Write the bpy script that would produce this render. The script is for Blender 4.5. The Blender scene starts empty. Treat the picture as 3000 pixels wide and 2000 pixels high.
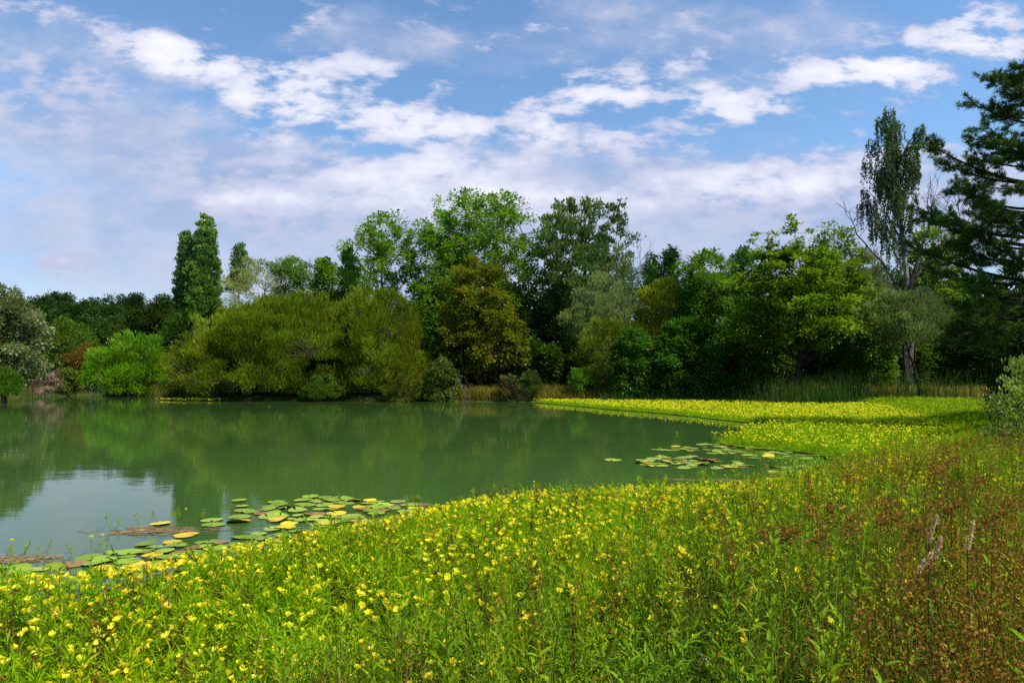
import bpy, math, random
import numpy as np
R = math.radians
sc = bpy.context.scene
# ------------------------------------------------------------------ camera, sun, sky, exposure
H = 2.1            # eye height above the water
F = 2000.0         # focal length in pixels of the 3000 px wide photograph
HY = 1108.0        # row of the horizon in the photograph
cam_d = bpy.data.cameras.new("camera"); cam = bpy.data.objects.new("camera", cam_d)
sc.collection.objects.link(cam); sc.camera = cam
cam_d.sensor_width = 36; cam_d.lens = 24.0; cam_d.shift_y = (HY-1000)/3000
cam_d.clip_start = 0.05; cam_d.clip_end = 6000
cam.location = (0, 0, H); cam.rotation_euler = (R(90), 0, 0)
SUN_EL, SUN_AZ = 55.0, 118.0     # elevation; azimuth clockwise from the view direction (+Y)
sv = np.array([math.sin(R(SUN_AZ))*math.cos(R(SUN_EL)), math.cos(R(SUN_AZ))*math.cos(R(SUN_EL)), math.sin(R(SUN_EL))])
sl = bpy.data.lights.new("sun", 'SUN'); sl.energy = 4.6; sl.angle = R(0.53); sl.color = (1.0, .955, .87)
so = bpy.data.objects.new("sun", sl); sc.collection.objects.link(so)
from mathutils import Vector
so.rotation_euler = Vector(sv).to_track_quat('Z', 'Y').to_euler()
so.location = (40, -20, 60)
sc.view_settings.view_transform = 'Standard'; sc.view_settings.look = 'None'
sc.view_settings.exposure = 0.42; sc.view_settings.gamma = 1.0
try:
    sc.cycles.max_bounces = 6; sc.cycles.diffuse_bounces = 4; sc.cycles.glossy_bounces = 2
    sc.cycles.transmission_bounces = 3; sc.cycles.transparent_max_bounces = 4
    sc.cycles.caustics_reflective = False; sc.cycles.caustics_refractive = False
    sc.cycles.sample_clamp_indirect = 4.0; sc.cycles.use_denoising = False
except Exception: pass

def build_world():
    w = bpy.data.worlds.new("World"); sc.world = w; w.use_nodes = True
    nt = w.node_tree; N = nt.nodes; L = nt.links
    for n in list(N): N.remove(n)
    def nd(t, **k):
        n = N.new(t)
        for a, b in k.items(): setattr(n, a, b)
        return n
    def setin(n, i, v):
        if isinstance(v, bpy.types.NodeSocket): L.new(v, n.inputs[i])
        else: n.inputs[i].default_value = v
    def mth(op, a, b=0.0, c=0.0, clamp=False):
        n = nd('ShaderNodeMath', operation=op, use_clamp=clamp); setin(n, 0, a); setin(n, 1, b)
        if op in ('MULTIPLY_ADD',): setin(n, 2, c)
        return n.outputs[0]
    def mr(v, a, b, c, d, it='SMOOTHSTEP'):
        n = nd('ShaderNodeMapRange', interpolation_type=it); setin(n, 0, v)
        for i, x in enumerate((a, b, c, d)): setin(n, 1+i, x)
        return n.outputs[0]
    def comb(x, y, z=0.0):
        n = nd('ShaderNodeCombineXYZ'); setin(n, 0, x); setin(n, 1, y); setin(n, 2, z); return n.outputs[0]
    def noise(v, s, det=5.0, rough=.55):
        n = nd('ShaderNodeTexNoise'); L.new(v, n.inputs['Vector']); n.inputs['Scale'].default_value = s
        n.inputs['Detail'].default_value = det; n.inputs['Roughness'].default_value = rough; return n
    sky = nd('ShaderNodeTexSky', sky_type='NISHITA'); sky.sun_disc = False
    sky.sun_elevation = R(SUN_EL); sky.sun_rotation = R(SUN_AZ)
    sky.altitude = 100; sky.air_density = 1.0; sky.dust_density = .25; sky.ozone_density = 2.5
    tc = nd('ShaderNodeTexCoord'); sep = nd('ShaderNodeSeparateXYZ'); L.new(tc.outputs['Generated'], sep.inputs[0])
    x, y, z = sep.outputs
    yc = mth('MAXIMUM', y, .05); u = mth('DIVIDE', x, yc); v = mth('DIVIDE', z, yc)
    front = mr(y, .05, .3, 0, 1)
    zc = mth('ADD', mth('MAXIMUM', z, 0.0), .12)
    plane = comb(mth('DIVIDE', x, zc), mth('DIVIDE', y, zc))       # direction on a flat cloud deck
    warp = noise(comb(u, mth('MULTIPLY', v, 2.2)), 7.0, 6, .62)
    ws = nd('ShaderNodeSeparateColor'); L.new(warp.outputs['Color'], ws.inputs[0])
    u2 = mth('ADD', u, mth('MULTIPLY', mth('SUBTRACT', ws.outputs[0], .5), .16))
    v2 = mth('ADD', v, mth('MULTIPLY', mth('SUBTRACT', ws.outputs[1], .5), .075))
    uv = comb(u2, v2)
    k = 3000/2352.
    def cloudsum(lst):
        tot = None
        for (cx, cy, rx, ry, rot, st) in lst:
            m = nd('ShaderNodeMapping', vector_type='TEXTURE'); L.new(uv, m.inputs['Vector'])
            m.inputs['Location'].default_value = ((cx*k-1500)/F, (HY-cy*k)/F, 0)
            m.inputs['Rotation'].default_value = (0, 0, R(-rot))
            m.inputs['Scale'].default_value = (rx*k/F, ry*k/F, 1)
            ln = nd('ShaderNodeVectorMath', operation='LENGTH'); L.new(m.outputs[0], ln.inputs[0])
            g = mr(ln.outputs['Value'], 0.25, 1.45, st, 0)
            tot = g if tot is None else mth('ADD', tot, g)
        return tot
    puffs = [(210,60,330,60,20,.62),(420,130,170,50,12,.55),(560,200,320,75,17,.72),(700,60,60,22,0,.5),(960,60,70,20,0,.45),(1120,105,60,18,0,.45),(1290,60,70,16,0,.4),(770,175,180,60,-6,.95),(170,165,190,30,10,.6),(70,250,220,75,8,.5),
             (930,272,200,40,4,1.0),(640,262,130,40,8,.7),(1030,203,70,24,0,.65),(1400,200,140,42,0,1.05),(1310,250,150,36,-5,.9),(1560,143,120,34,-8,.85),
             (1680,232,185,50,-3,1.3),(1980,172,225,52,6,1.55),(2210,75,190,60,-14,1.1),(2310,112,130,30,0,.8),(1560,312,120,30,0,.8),(1950,305,60,18,0,.5),
             (1430,345,120,32,0,.65),(1060,345,330,85,-4,.85),(880,430,480,70,4,.8),(580,470,190,48,8,.8),(1830,400,290,60,-5,.9),(1500,430,330,60,0,.6),
             (1270,305,80,26,0,.75),(600,322,90,28,5,.65),(180,600,130,28,6,.5),(2170,345,180,40,0,.65),(1240,490,360,55,0,.6),(2050,450,260,60,0,.6)]
    veils = [(1650,50,480,85,3,.75),(860,90,240,75,0,.7),(100,150,430,170,14,.8),(300,330,480,90,5,.75),(1200,130,300,65,0,.5),
             (1180,430,900,140,-3,1.0),(350,560,1000,200,3,1.0),(1500,560,1100,150,0,1.1),(2200,480,500,140,0,.9),(1650,160,260,70,0,.5)]
    P = mth('MULTIPLY', cloudsum(puffs), front); V = mth('MULTIPLY', cloudsum(veils), front)
    n1 = noise(comb(u, mth('MULTIPLY', v, 1.9)), 13.0, 9, .6).outputs['Fac']
    n2 = noise(comb(u, mth('MULTIPLY', v, 2.0)), 2.6, 5, .55).outputs['Fac']
    n4 = noise(comb(mth('ADD', u, mth('MULTIPLY', v, .5)), mth('MULTIPLY', v, 3.2)), 22.0, 6, .6).outputs['Fac']
    n3 = noise(plane, 1.3, 8, .6).outputs['Fac']                    # the rest of the sky, out of the picture
    ctot = mth('ADD', P, mth('MULTIPLY', V, .30))
    d1 = mth('ADD', ctot, mth('ADD', mth('MULTIPLY', mth('SUBTRACT', n1, .5), 4.2), mth('MULTIPLY', mth('SUBTRACT', n4, .5), 2.0)))
    covP = mth('MULTIPLY', mr(d1, .42, 1.3, 0, 1), .96)
    covV = mth('MULTIPLY', mr(mth('ADD', V, mth('ADD', mth('MULTIPLY', mth('SUBTRACT', n2, .5), 1.4), mth('MULTIPLY', mth('SUBTRACT', n1, .5), .9))), .15, 1.25, 0, 1), .8)
    back = mth('MULTIPLY', mr(n3, .48, .66, 0, .85), mth('SUBTRACT', 1.0, front))
    def mixc(f, a, b):
        n = nd('ShaderNodeMix', data_type='RGBA'); setin(n, 0, f)
        for i, c in ((6, a), (7, b)):
            if isinstance(c, tuple): n.inputs[i].default_value = (*c, 1)
            else: L.new(c, n.inputs[i])
        return n.outputs[2]
    skym = nd('ShaderNodeMix', data_type='RGBA', blend_type='MULTIPLY'); skym.inputs[0].default_value = 1
    L.new(sky.outputs[0], skym.inputs[6]); skym.inputs[7].default_value = (1.15, 1.36, 1.44, 1)
    veilc = mixc(mr(mth('ADD', mth('MULTIPLY', n2, .6), mth('MULTIPLY', n1, .4)), .38, .62, 0, 1), (3.0, 3.6, 5.3), (4.8, 5.0, 6.2))
    lit = mr(mth('ADD', mth('ADD', mth('MULTIPLY', P, .75), -.1), mth('MULTIPLY', mth('SUBTRACT', n1, .5), 1.5)), .25, 1.25, 0, 1)
    puffc = mixc(lit, (4.1, 4.5, 6.1), (7.5, 7.5, 8.2))
    c = mixc(covV, skym.outputs[2], veilc)
    c = mixc(covP, c, puffc)
    c = mixc(back, c, (5.5, 5.7, 6.6))
    # a thin veil of air that whitens the lowest sky
    c = mixc(mr(z, 0.0, .30, .4, 0), c, (3.6, 4.0, 5.5))
    bg = nd('ShaderNodeBackground'); bg.inputs['Strength'].default_value = .1; L.new(c, bg.inputs['Color'])
    out = nd('ShaderNodeOutputWorld'); L.new(bg.outputs[0], out.inputs[0])
    try: w.cycles.sampling_method = 'MANUAL'; w.cycles.sample_map_resolution = 512
    except Exception: pass
build_world()

# ------------------------------------------------------------------ helpers
rng = np.random.default_rng(7)
col = sc.collection
def X(px, Y): return (px-1500)/F*Y
def Z(py, Y): return H-(py-HY)/F*Y
def G(px, py, z=0.0):
    Y = F*(H-z)/(py-HY); return (X(px, Y), Y)

def mesh(name, Q, mat, parent=None, rnd=None, smooth=False):
    """Q: (n,4,3) quads -> one mesh object"""
    Q = np.asarray(Q, np.float32); n = len(Q)
    me = bpy.data.meshes.new(name)
    me.vertices.add(n*4); me.vertices.foreach_set('co', Q.reshape(-1))
    me.loops.add(n*4); me.loops.foreach_set('vertex_index', np.arange(n*4, dtype=np.int32))
    me.polygons.add(n); me.polygons.foreach_set('loop_start', np.arange(0, n*4, 4, dtype=np.int32))
    a = me.attributes.new('rnd', 'FLOAT', 'FACE')
    a.data.foreach_set('value', (rng.random(n) if rnd is None else np.asarray(rnd)).astype(np.float32))
    me.materials.append(mat); me.update(calc_edges=True)
    if smooth: me.polygons.foreach_set('use_smooth', np.ones(n, dtype=bool))
    o = bpy.data.objects.new(name, me); col.objects.link(o)
    if parent: o.parent = parent
    return o
def mesh_vf(name, V, Fc, mat, parent=None, smooth=True):
    me = bpy.data.meshes.new(name); me.from_pydata([tuple(map(float, v)) for v in V], [], [tuple(map(int, f)) for f in Fc])
    me.materials.append(mat); me.update()
    if smooth: me.polygons.foreach_set('use_smooth', np.ones(len(me.polygons), dtype=bool))
    o = bpy.data.objects.new(name, me); col.objects.link(o)
    if parent: o.parent = parent
    return o
def tag(o, label=None, cat=None, group=None, kind=None):
    if label: o['label'] = label
    if cat: o['category'] = cat
    if group: o['group'] = group
    if kind: o['kind'] = kind
    return o
def empty(name, loc, label, cat, group=None):
    o = bpy.data.objects.new(name, None); o.empty_display_size = .2; col.objects.link(o)
    o.location = tuple(map(float, loc)); return tag(o, label, cat, group)

def nrm(a): return a/np.maximum(np.linalg.norm(a, axis=-1, keepdims=True), 1e-9)
def rdir(n, r=None): return nrm((r or rng).normal(size=(n, 3)))
def leaves(P, D, Nn, L, W, fold=.15):
    """rhombic folded leaves: P base, D direction, Nn rough normal"""
    D = nrm(D); S = nrm(np.cross(D, Nn)); U = np.cross(S, D)
    L = np.broadcast_to(np.asarray(L, float), (len(P),))[:, None]; W = np.broadcast_to(np.asarray(W, float), (len(P),))[:, None]
    m = P+D*L*.45+U*W*fold
    return np.stack([P, m+S*W*.5, P+D*L, m-S*W*.5], 1)
def tube(pts, rad, sides=5):
    pts = np.asarray(pts, float); rad = np.asarray(rad, float); k = len(pts)
    t = nrm(np.gradient(pts, axis=0)); ref = np.where(np.abs(t[:, 2:3]) > .9, [[1., 0, 0]], [[0, 0, 1.]])
    a = nrm(np.cross(t, ref)); b = np.cross(t, a)
    th = np.arange(sides)/sides*2*np.pi
    ring = pts[:, None]+rad[:, None, None]*(a[:, None]*np.cos(th)[None, :, None]+b[:, None]*np.sin(th)[None, :, None])
    nx = np.roll(ring, -1, axis=1)
    return np.stack([ring[:-1], nx[:-1], nx[1:], ring[1:]], 2).reshape(-1, 4, 3)
def tubes2(A, B, C, r0, r1, sides=3):
    """many quadratic tubes A->B->C at once, 3 rings"""
    A, B, C = map(np.asarray, (A, B, C)); n = len(A)
    P = np.stack([A, (A+2*B+C)/4, C], 1); t = nrm(np.stack([B-A, C-A, C-B], 1)+1e-6)
    a = nrm(np.cross(t, np.array([.3, .2, .93]))); b = np.cross(t, a)
    r = np.stack([np.broadcast_to(r0, n), (np.broadcast_to(r0, n)+np.broadcast_to(r1, n))/2, np.broadcast_to(r1, n)], 1)
    th = np.arange(sides)/sides*2*np.pi
    ring = P[:, :, None]+r[:, :, None, None]*(a[:, :, None]*np.cos(th)[:, None]+b[:, :, None]*np.sin(th)[:, None])
    nx = np.roll(ring, -1, axis=2)
    return np.stack([ring[:, :-1], nx[:, :-1], nx[:, 1:], ring[:, 1:]], 3).reshape(-1, 4, 3)
def inst(templates, P, rot=None, tilt=.0, scale=1.0, rn=None):
    """copy quad templates [(Q,rnd)] to points, all in one array; returns Q, rnd"""
    n = len(P); rot = rng.random(n)*6.283 if rot is None else rot
    tx, ty = rng.normal(size=(2, n))*tilt; s = np.broadcast_to(scale, (n,))
    c, si = np.cos(rot), np.sin(rot); M = np.zeros((n, 3, 3))
    M[:, 0, 0] = c; M[:, 0, 1] = -si; M[:, 1, 0] = si; M[:, 1, 1] = c; M[:, 2, 2] = 1
    T = np.tile(np.eye(3), (n, 1, 1)); T[:, 0, 2] = tx; T[:, 1, 2] = ty; T[:, 2, 0] = -tx; T[:, 2, 1] = -ty
    M = (T@M)*s[:, None, None]; pick = rng.integers(0, len(templates), n); oq, orr = [], []
    br = rng.random(n) if rn is None else rn
    for k, (q, r) in enumerate(templates):
        m = pick == k
        if not m.any(): continue
        oq.append((np.einsum('nij,fvj->nfvi', M[m], q)+P[m][:, None, None]).reshape(-1, 4, 3))
        orr.append((r[None]*.45+br[m][:, None]*.55).reshape(-1))
    return np.concatenate(oq), np.concatenate(orr)
def inpoly(x, y, poly):
    poly = np.asarray(poly); r = np.zeros(len(x), bool); j = len(poly)-1
    for i in range(len(poly)):
        xi, yi = poly[i]; xj, yj = poly[j]
        r ^= ((yi > y) != (yj > y)) & (x < (xj-xi)*(y-yi)/(yj-yi+1e-12)+xi); j = i
    return r
def pdist(x, y, poly, closed=True):
    poly = np.asarray(poly, float); d = np.full(np.shape(x), 1e9); m = len(poly)
    for i in range(m if closed else m-1):
        a, b = poly[i], poly[(i+1) % m]; ab = b-a
        t = np.clip(((x-a[0])*ab[0]+(y-a[1])*ab[1])/(ab@ab), 0, 1)
        d = np.minimum(d, np.hypot(x-a[0]-t*ab[0], y-a[1]-t*ab[1]))
    return d
def fn(x, y, s=1.0, seed=0):
    r = np.random.default_rng(seed); o = 0
    for k in range(7):
        a, b, p, f = r.normal(), r.normal(), r.random()*6.28, s*(1.6**(k*.5))
        o = o+np.sin((a*x+b*y)*f+p)
    return o/7*1.6
def sstep(a, b, v): t = np.clip((v-a)/(b-a), 0, 1); return t*t*(3-2*t)

# ------------------------------------------------------------------ materials
def basemat(name):
    m = bpy.data.materials.new(name); m.use_nodes = True; nt = m.node_tree
    for n in list(nt.nodes): nt.nodes.remove(n)
    return m, nt, nt.nodes.new('ShaderNodeOutputMaterial')
_leaf = {}
def leafmat(a, b, tr=.35, gl=.05, c=None, vary=.35, ns=.35, name='foliage'):
    """a,b: dark and light leaf colour; c: rare third colour; tr: share of light let through"""
    key = (a, b, tr, gl, c, vary, ns)
    if key in _leaf: return _leaf[key]
    m, nt, out = basemat(name); N = nt.nodes; L = nt.links
    at = N.new('ShaderNodeAttribute'); at.attribute_name = 'rnd'
    rp = N.new('ShaderNodeValToRGB'); e = rp.color_ramp.elements
    e[0].position = .05; e[0].color = (*a, 1); e[1].position = .8; e[1].color = (*b, 1)
    if c: e[1].position = .72; q = e.new(.93); q.color = (*c, 1)
    L.new(at.outputs['Fac'], rp.inputs[0])
    g = N.new('ShaderNodeNewGeometry'); no = N.new('ShaderNodeTexNoise'); no.inputs['Scale'].default_value = ns; no.inputs['Detail'].default_value = 2
    L.new(g.outputs['Position'], no.inputs['Vector'])
    hs = N.new('ShaderNodeHueSaturation'); L.new(rp.outputs[0], hs.inputs['Color'])
    mrn = N.new('ShaderNodeMapRange'); L.new(no.outputs['Fac'], mrn.inputs[0]); mrn.inputs[1].default_value = .3; mrn.inputs[2].default_value = .7
    mrn.inputs[3].default_value = 1-vary; mrn.inputs[4].default_value = 1+vary; L.new(mrn.outputs[0], hs.inputs['Value'])
    m2 = N.new('ShaderNodeMapRange'); sp = N.new('ShaderNodeSeparateColor'); L.new(no.outputs['Color'], sp.inputs[0]); L.new(sp.outputs[1], m2.inputs[0])
    m2.inputs[1].default_value = .3; m2.inputs[2].default_value = .7; m2.inputs[3].default_value = .485; m2.inputs[4].default_value = .515; L.new(m2.outputs[0], hs.inputs['Hue'])
    d = N.new('ShaderNodeBsdfDiffuse'); t = N.new('ShaderNodeBsdfTranslucent'); L.new(hs.outputs[0], d.inputs[0])
    tw = N.new('ShaderNodeMix'); tw.data_type = 'RGBA'; tw.blend_type = 'MULTIPLY'; tw.inputs[0].default_value = 1
    L.new(hs.outputs[0], tw.inputs[6]); tw.inputs[7].default_value = (1.12, 1.05, .45, 1); L.new(tw.outputs[2], t.inputs[0])
    mx = N.new('ShaderNodeMixShader'); mx.inputs[0].default_value = tr; L.new(d.outputs[0], mx.inputs[1]); L.new(t.outputs[0], mx.inputs[2])
    last = mx
    if gl:
        gs = N.new('ShaderNodeBsdfGlossy'); gs.inputs['Roughness'].default_value = .5; gs.inputs[0].default_value = (.55, .6, .3, 1)
        m3 = N.new('ShaderNodeMixShader'); m3.inputs[0].default_value = gl*.5; L.new(mx.outputs[0], m3.inputs[1]); L.new(gs.outputs[0], m3.inputs[2]); last = m3
    L.new(last.outputs[0], out.inputs[0]); _leaf[key] = m; return m
def barkmat(a, b, name='bark', sc_=3.0):
    m, nt, out = basemat(name); N = nt.nodes; L = nt.links
    g = N.new('ShaderNodeNewGeometry'); no = N.new('ShaderNodeTexNoise'); no.inputs['Scale'].default_value = sc_; no.inputs['Detail'].default_value = 5
    L.new(g.outputs['Position'], no.inputs['Vector']); rp = N.new('ShaderNodeValToRGB'); e = rp.color_ramp.elements
    e[0].position = .35; e[0].color = (*a, 1); e[1].position = .65; e[1].color = (*b, 1); L.new(no.outputs['Fac'], rp.inputs[0])
    p = N.new('ShaderNodeBsdfPrincipled'); p.inputs['Roughness'].default_value = .9; p.inputs['Specular IOR Level'].default_value = .1; L.new(rp.outputs[0], p.inputs['Base Color'])
    L.new(p.outputs[0], out.inputs[0]); return m
BARK = barkmat((.035, .028, .02), (.11, .09, .07)); DARKBARK = barkmat((.014, .012, .009), (.045, .036, .026), 'dark_bark')
GREYBARK = barkmat((.09, .08, .065), (.24, .22, .19), 'grey_bark'); BIRCHBARK = barkmat((.07, .06, .05), (.34, .32, .29), 'birch_bark')

def watermat():
    m, nt, out = basemat('pond_water'); N = nt.nodes; L = nt.links
    tc = N.new('ShaderNodeNewGeometry')
    def noise(s, det, mp):
        mpn = N.new('ShaderNodeMapping'); mpn.inputs['Scale'].default_value = mp; L.new(tc.outputs['Position'], mpn.inputs[0])
        n = N.new('ShaderNodeTexNoise'); n.inputs['Scale'].default_value = s; n.inputs['Detail'].default_value = det; L.new(mpn.outputs[0], n.inputs['Vector']); return n
    a = noise(7, 3, (.45, 1, 1)); b = noise(1.1, 3, (.5, 1, 1)); big = noise(.10, 3, (.5, 1, 1))
    bp = N.new('ShaderNodeBump'); bp.inputs['Distance'].default_value = .02; bp.inputs['Strength'].default_value = .05
    bp2 = N.new('ShaderNodeBump'); bp2.inputs['Distance'].default_value = .08; bp2.inputs['Strength'].default_value = .04
    L.new(a.outputs['Fac'], bp.inputs['Height']); L.new(b.outputs['Fac'], bp2.inputs['Height']); L.new(bp.outputs[0], bp2.inputs['Normal'])
    rp = N.new('ShaderNodeValToRGB'); e = rp.color_ramp.elements
    e[0].position = .35; e[0].color = (.038, .085, .018, 1); e[1].position = .7; e[1].color = (.052, .108, .024, 1); L.new(big.outputs['Fac'], rp.inputs[0])
    p = N.new('ShaderNodeBsdfPrincipled'); L.new(rp.outputs[0], p.inputs['Base Color']); p.inputs['Roughness'].default_value = .015; p.inputs['IOR'].default_value = 1.33
    L.new(bp2.outputs[0], p.inputs['Normal']); L.new(p.outputs[0], out.inputs[0]); return m
def groundmat():
    m, nt, out = basemat('bank_soil'); N = nt.nodes; L = nt.links
    g = N.new('ShaderNodeNewGeometry')
    n1 = N.new('ShaderNodeTexNoise'); n1.inputs['Scale'].default_value = .6; n1.inputs['Detail'].default_value = 6; L.new(g.outputs['Position'], n1.inputs['Vector'])
    n2 = N.new('ShaderNodeTexNoise'); n2.inputs['Scale'].default_value = 14; n2.inputs['Detail'].default_value = 5; L.new(g.outputs['Position'], n2.inputs['Vector'])
    rp = N.new('ShaderNodeValToRGB'); e = rp.color_ramp.elements
    e[0].position = .3; e[0].color = (.02, .032, .008, 1); e[1].position = .7; e[1].color = (.06, .055, .018, 1); q = e.new(.5); q.color = (.05, .07, .015, 1)
    ad = N.new('ShaderNodeMath'); ad.operation = 'MULTIPLY_ADD'; L.new(n2.outputs['Fac'], ad.inputs[0]); ad.inputs[1].default_value = .5
    sb = N.new('ShaderNodeMath'); sb.operation = 'SUBTRACT'; L.new(n1.outputs['Fac'], sb.inputs[0]); sb.inputs[1].default_value = .25; L.new(sb.outputs[0], ad.inputs[2])
    L.new(ad.outputs[0], rp.inputs[0]); p = N.new('ShaderNodeBsdfPrincipled'); p.inputs['Roughness'].default_value = 1; p.inputs['Specular IOR Level'].default_value = 0; L.new(rp.outputs[0], p.inputs['Base Color'])
    bp = N.new('ShaderNodeBump'); bp.inputs['Distance'].default_value = .05; L.new(n2.outputs['Fac'], bp.inputs['Height']); L.new(bp.outputs[0], p.inputs['Normal'])
    L.new(p.outputs[0], out.inputs[0]); return m

# ------------------------------------------------------------------ terrain and water
SHORE = [(-14, 2.2), (-3.5, 2.6), (-1.2, 3.6), (.3, 5.8), (1.6, 8.2), (3.4, 10.4), (6.8, 13.8), (11, 18), (15.5, 24), (20, 34), (26, 48),
         (26, 56), (12, 59), (2, 61), (-8, 63), (-18, 65), (-30, 67), (-38, 76), (-52, 85), (-64, 81), (-70, 60), (-60, 30), (-40, 10)]
def gz(x, y):
    x = np.asarray(x, float); y = np.asarray(y, float)
    d = pdist(x, y, SHORE); ins = inpoly(x.ravel(), y.ravel(), SHORE).reshape(x.shape)
    near = sstep(30, 12, y)
    bank = .62*(1-np.exp(-d/.9))*(1-near)+near*.50*(1-np.exp(-d/1.1))
    z = np.where(ins, -np.minimum(d*.35, 1.0)-.02, bank)
    z = z+np.where(ins, 0, fn(x, y, .35, 3)*.07*np.clip(d, 0, 1))
    hill = 15*sstep(105, 190, y)*sstep(-28, -75, x-(y-150)*.0)
    return z+hill+sstep(120, 900, np.hypot(x, y))*6
xs = np.unique(np.concatenate([np.linspace(-30, 40, 141), -30-np.geomspace(.6, 2600, 60), 40+np.geomspace(.6, 2600, 60)]))
ys = np.unique(np.concatenate([np.linspace(-6, 30, 110), np.linspace(30, 110, 90), 110+np.geomspace(1, 3000, 60), -6-np.geomspace(.6, 400, 20)]))
gx, gy = np.meshgrid(xs, ys); gzv = gz(gx, gy)
V = np.stack([gx, gy, gzv], -1).reshape(-1, 3); nx_, ny_ = len(xs), len(ys)
ii = (np.arange(ny_-1)[:, None]*nx_+np.arange(nx_-1)[None]).ravel()
ground = mesh_vf('ground', V, np.stack([ii, ii+1, ii+1+nx_, ii+nx_], 1), groundmat()); tag(ground, kind='structure')
wo = SHORE[:]
c0 = np.array([-18, 38]); wv = [tuple(np.array(p)+(np.array(p)-c0)/np.linalg.norm(np.array(p)-c0)*1.5)+(0.0,) for p in wo]
water = mesh_vf('water', wv, [list(range(len(wv)))], watermat(), smooth=False); tag(water, kind='structure')

# ------------------------------------------------------------------ trees
PROF = dict(
  round=[(0, .5), (.15, .85), (.4, 1), (.65, .97), (.85, .78), (1, .38)],
  dome=[(0, .95), (.2, 1), (.45, .98), (.7, .86), (.88, .66), (1, .3)],
  cone=[(0, 1), (.3, .8), (.6, .5), (.85, .22), (1, .03)],
  column=[(0, .6), (.2, 1), (.5, .92), (.75, .7), (.9, .5), (1, .25)], vase=[(0, .45), (.25, .8), (.55, 1), (.85, .92), (1, .6)],
  fan=[(0, .35), (.2, .55), (.5, .85), (.8, 1), (.93, .75), (1, .3)],
  wide=[(0, .6), (.2, 1), (.45, 1), (.7, .8), (.88, .55), (1, .2)])
def crown_geo(c, Rr, z0, z1, prof, ncl, rc, nl, L, W, mode, seed, depth=1.0, shell=.55, lump=.18, flat=.75, sparse_top=0.0, lean=(0, 0)):
    r = np.random.default_rng(seed); p = PROF[prof]; tt = [a for a, b in p]; rr = [b for a, b in p]
    t = r.random(ncl*3); keep = r.random(ncl*3) < np.interp(t, tt, rr)**1.2+.08; t = t[keep][:ncl]
    n = len(t); an = r.random(n)*2*np.pi
    ph = r.random(6)*6.28
    lob = 1+lump*(np.sin(3*an+ph[0]+4*t)+.7*np.sin(5*an+ph[1]-9*t)+.7*np.sin(2*an+ph[2]+11*t))*.6
    rad = np.interp(t, tt, rr)*lob*r.random(n)**(1-shell if shell < 1 else .01)
    rad = np.clip(rad, 0, 1.2)*np.maximum(Rr-rc*.45, rc*.3)
    C = np.stack([c[0]+lean[0]*t+rad*np.cos(an), c[1]+lean[1]*t+rad*np.sin(an)*depth, z0+rc*.4+t*(z1-z0-rc*.9)], 1)
    cs = rc*(.6+.8*r.random(n))*(1-.2*t)
    m = nl*n; idx = np.repeat(np.arange(n), nl)
    keep = r.random(m) > sparse_top*t[idx]; idx = idx[keep]; m = len(idx)
    d = nrm(r.normal(size=(m, 3))); u = r.random(m)**.5*(1+.5*(r.random(m) < .15)*r.random(m))
    off = d*(u*cs[idx])[:, None]; off[:, 2] *= flat
    P = C[idx]+off; axis = np.array([c[0], c[1], 0]); out = P-axis; out[:, 2] = (P[:, 2]-(z0*.6+z1*.4))*.7; out = nrm(out); o2 = nrm(off+1e-6)
    rd = nrm(r.normal(size=(m, 3))); up = np.array([0, 0, 1.])
    if mode == 'rand': D = rd; Nn = nrm(rd[:, [1, 2, 0]]+o2*.6+up*.5)
    elif mode == 'broad': D = nrm(o2+out*.5+rd*.7-up*.15); Nn = nrm(up*.9+o2*.6+rd*.7)
    elif mode == 'up': D = nrm(out*.55+up*.9+rd*.5); Nn = nrm(out+rd*.8)
    elif mode == 'hang': D = nrm(-up*1.1+out*.25+rd*.35); Nn = nrm(out+rd*.7)
    elif mode == 'out': D = nrm(out+o2*.6+rd*.45+up*.15); Nn = nrm(up+rd*.7)
    sz = .65+.7*r.random(m)
    Q = leaves(P, D, Nn, L*sz, W*sz, .2)
    cr = r.random(n); rnd = .5*cr[idx]+.5*r.random(m)
    return Q, rnd, C
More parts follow.
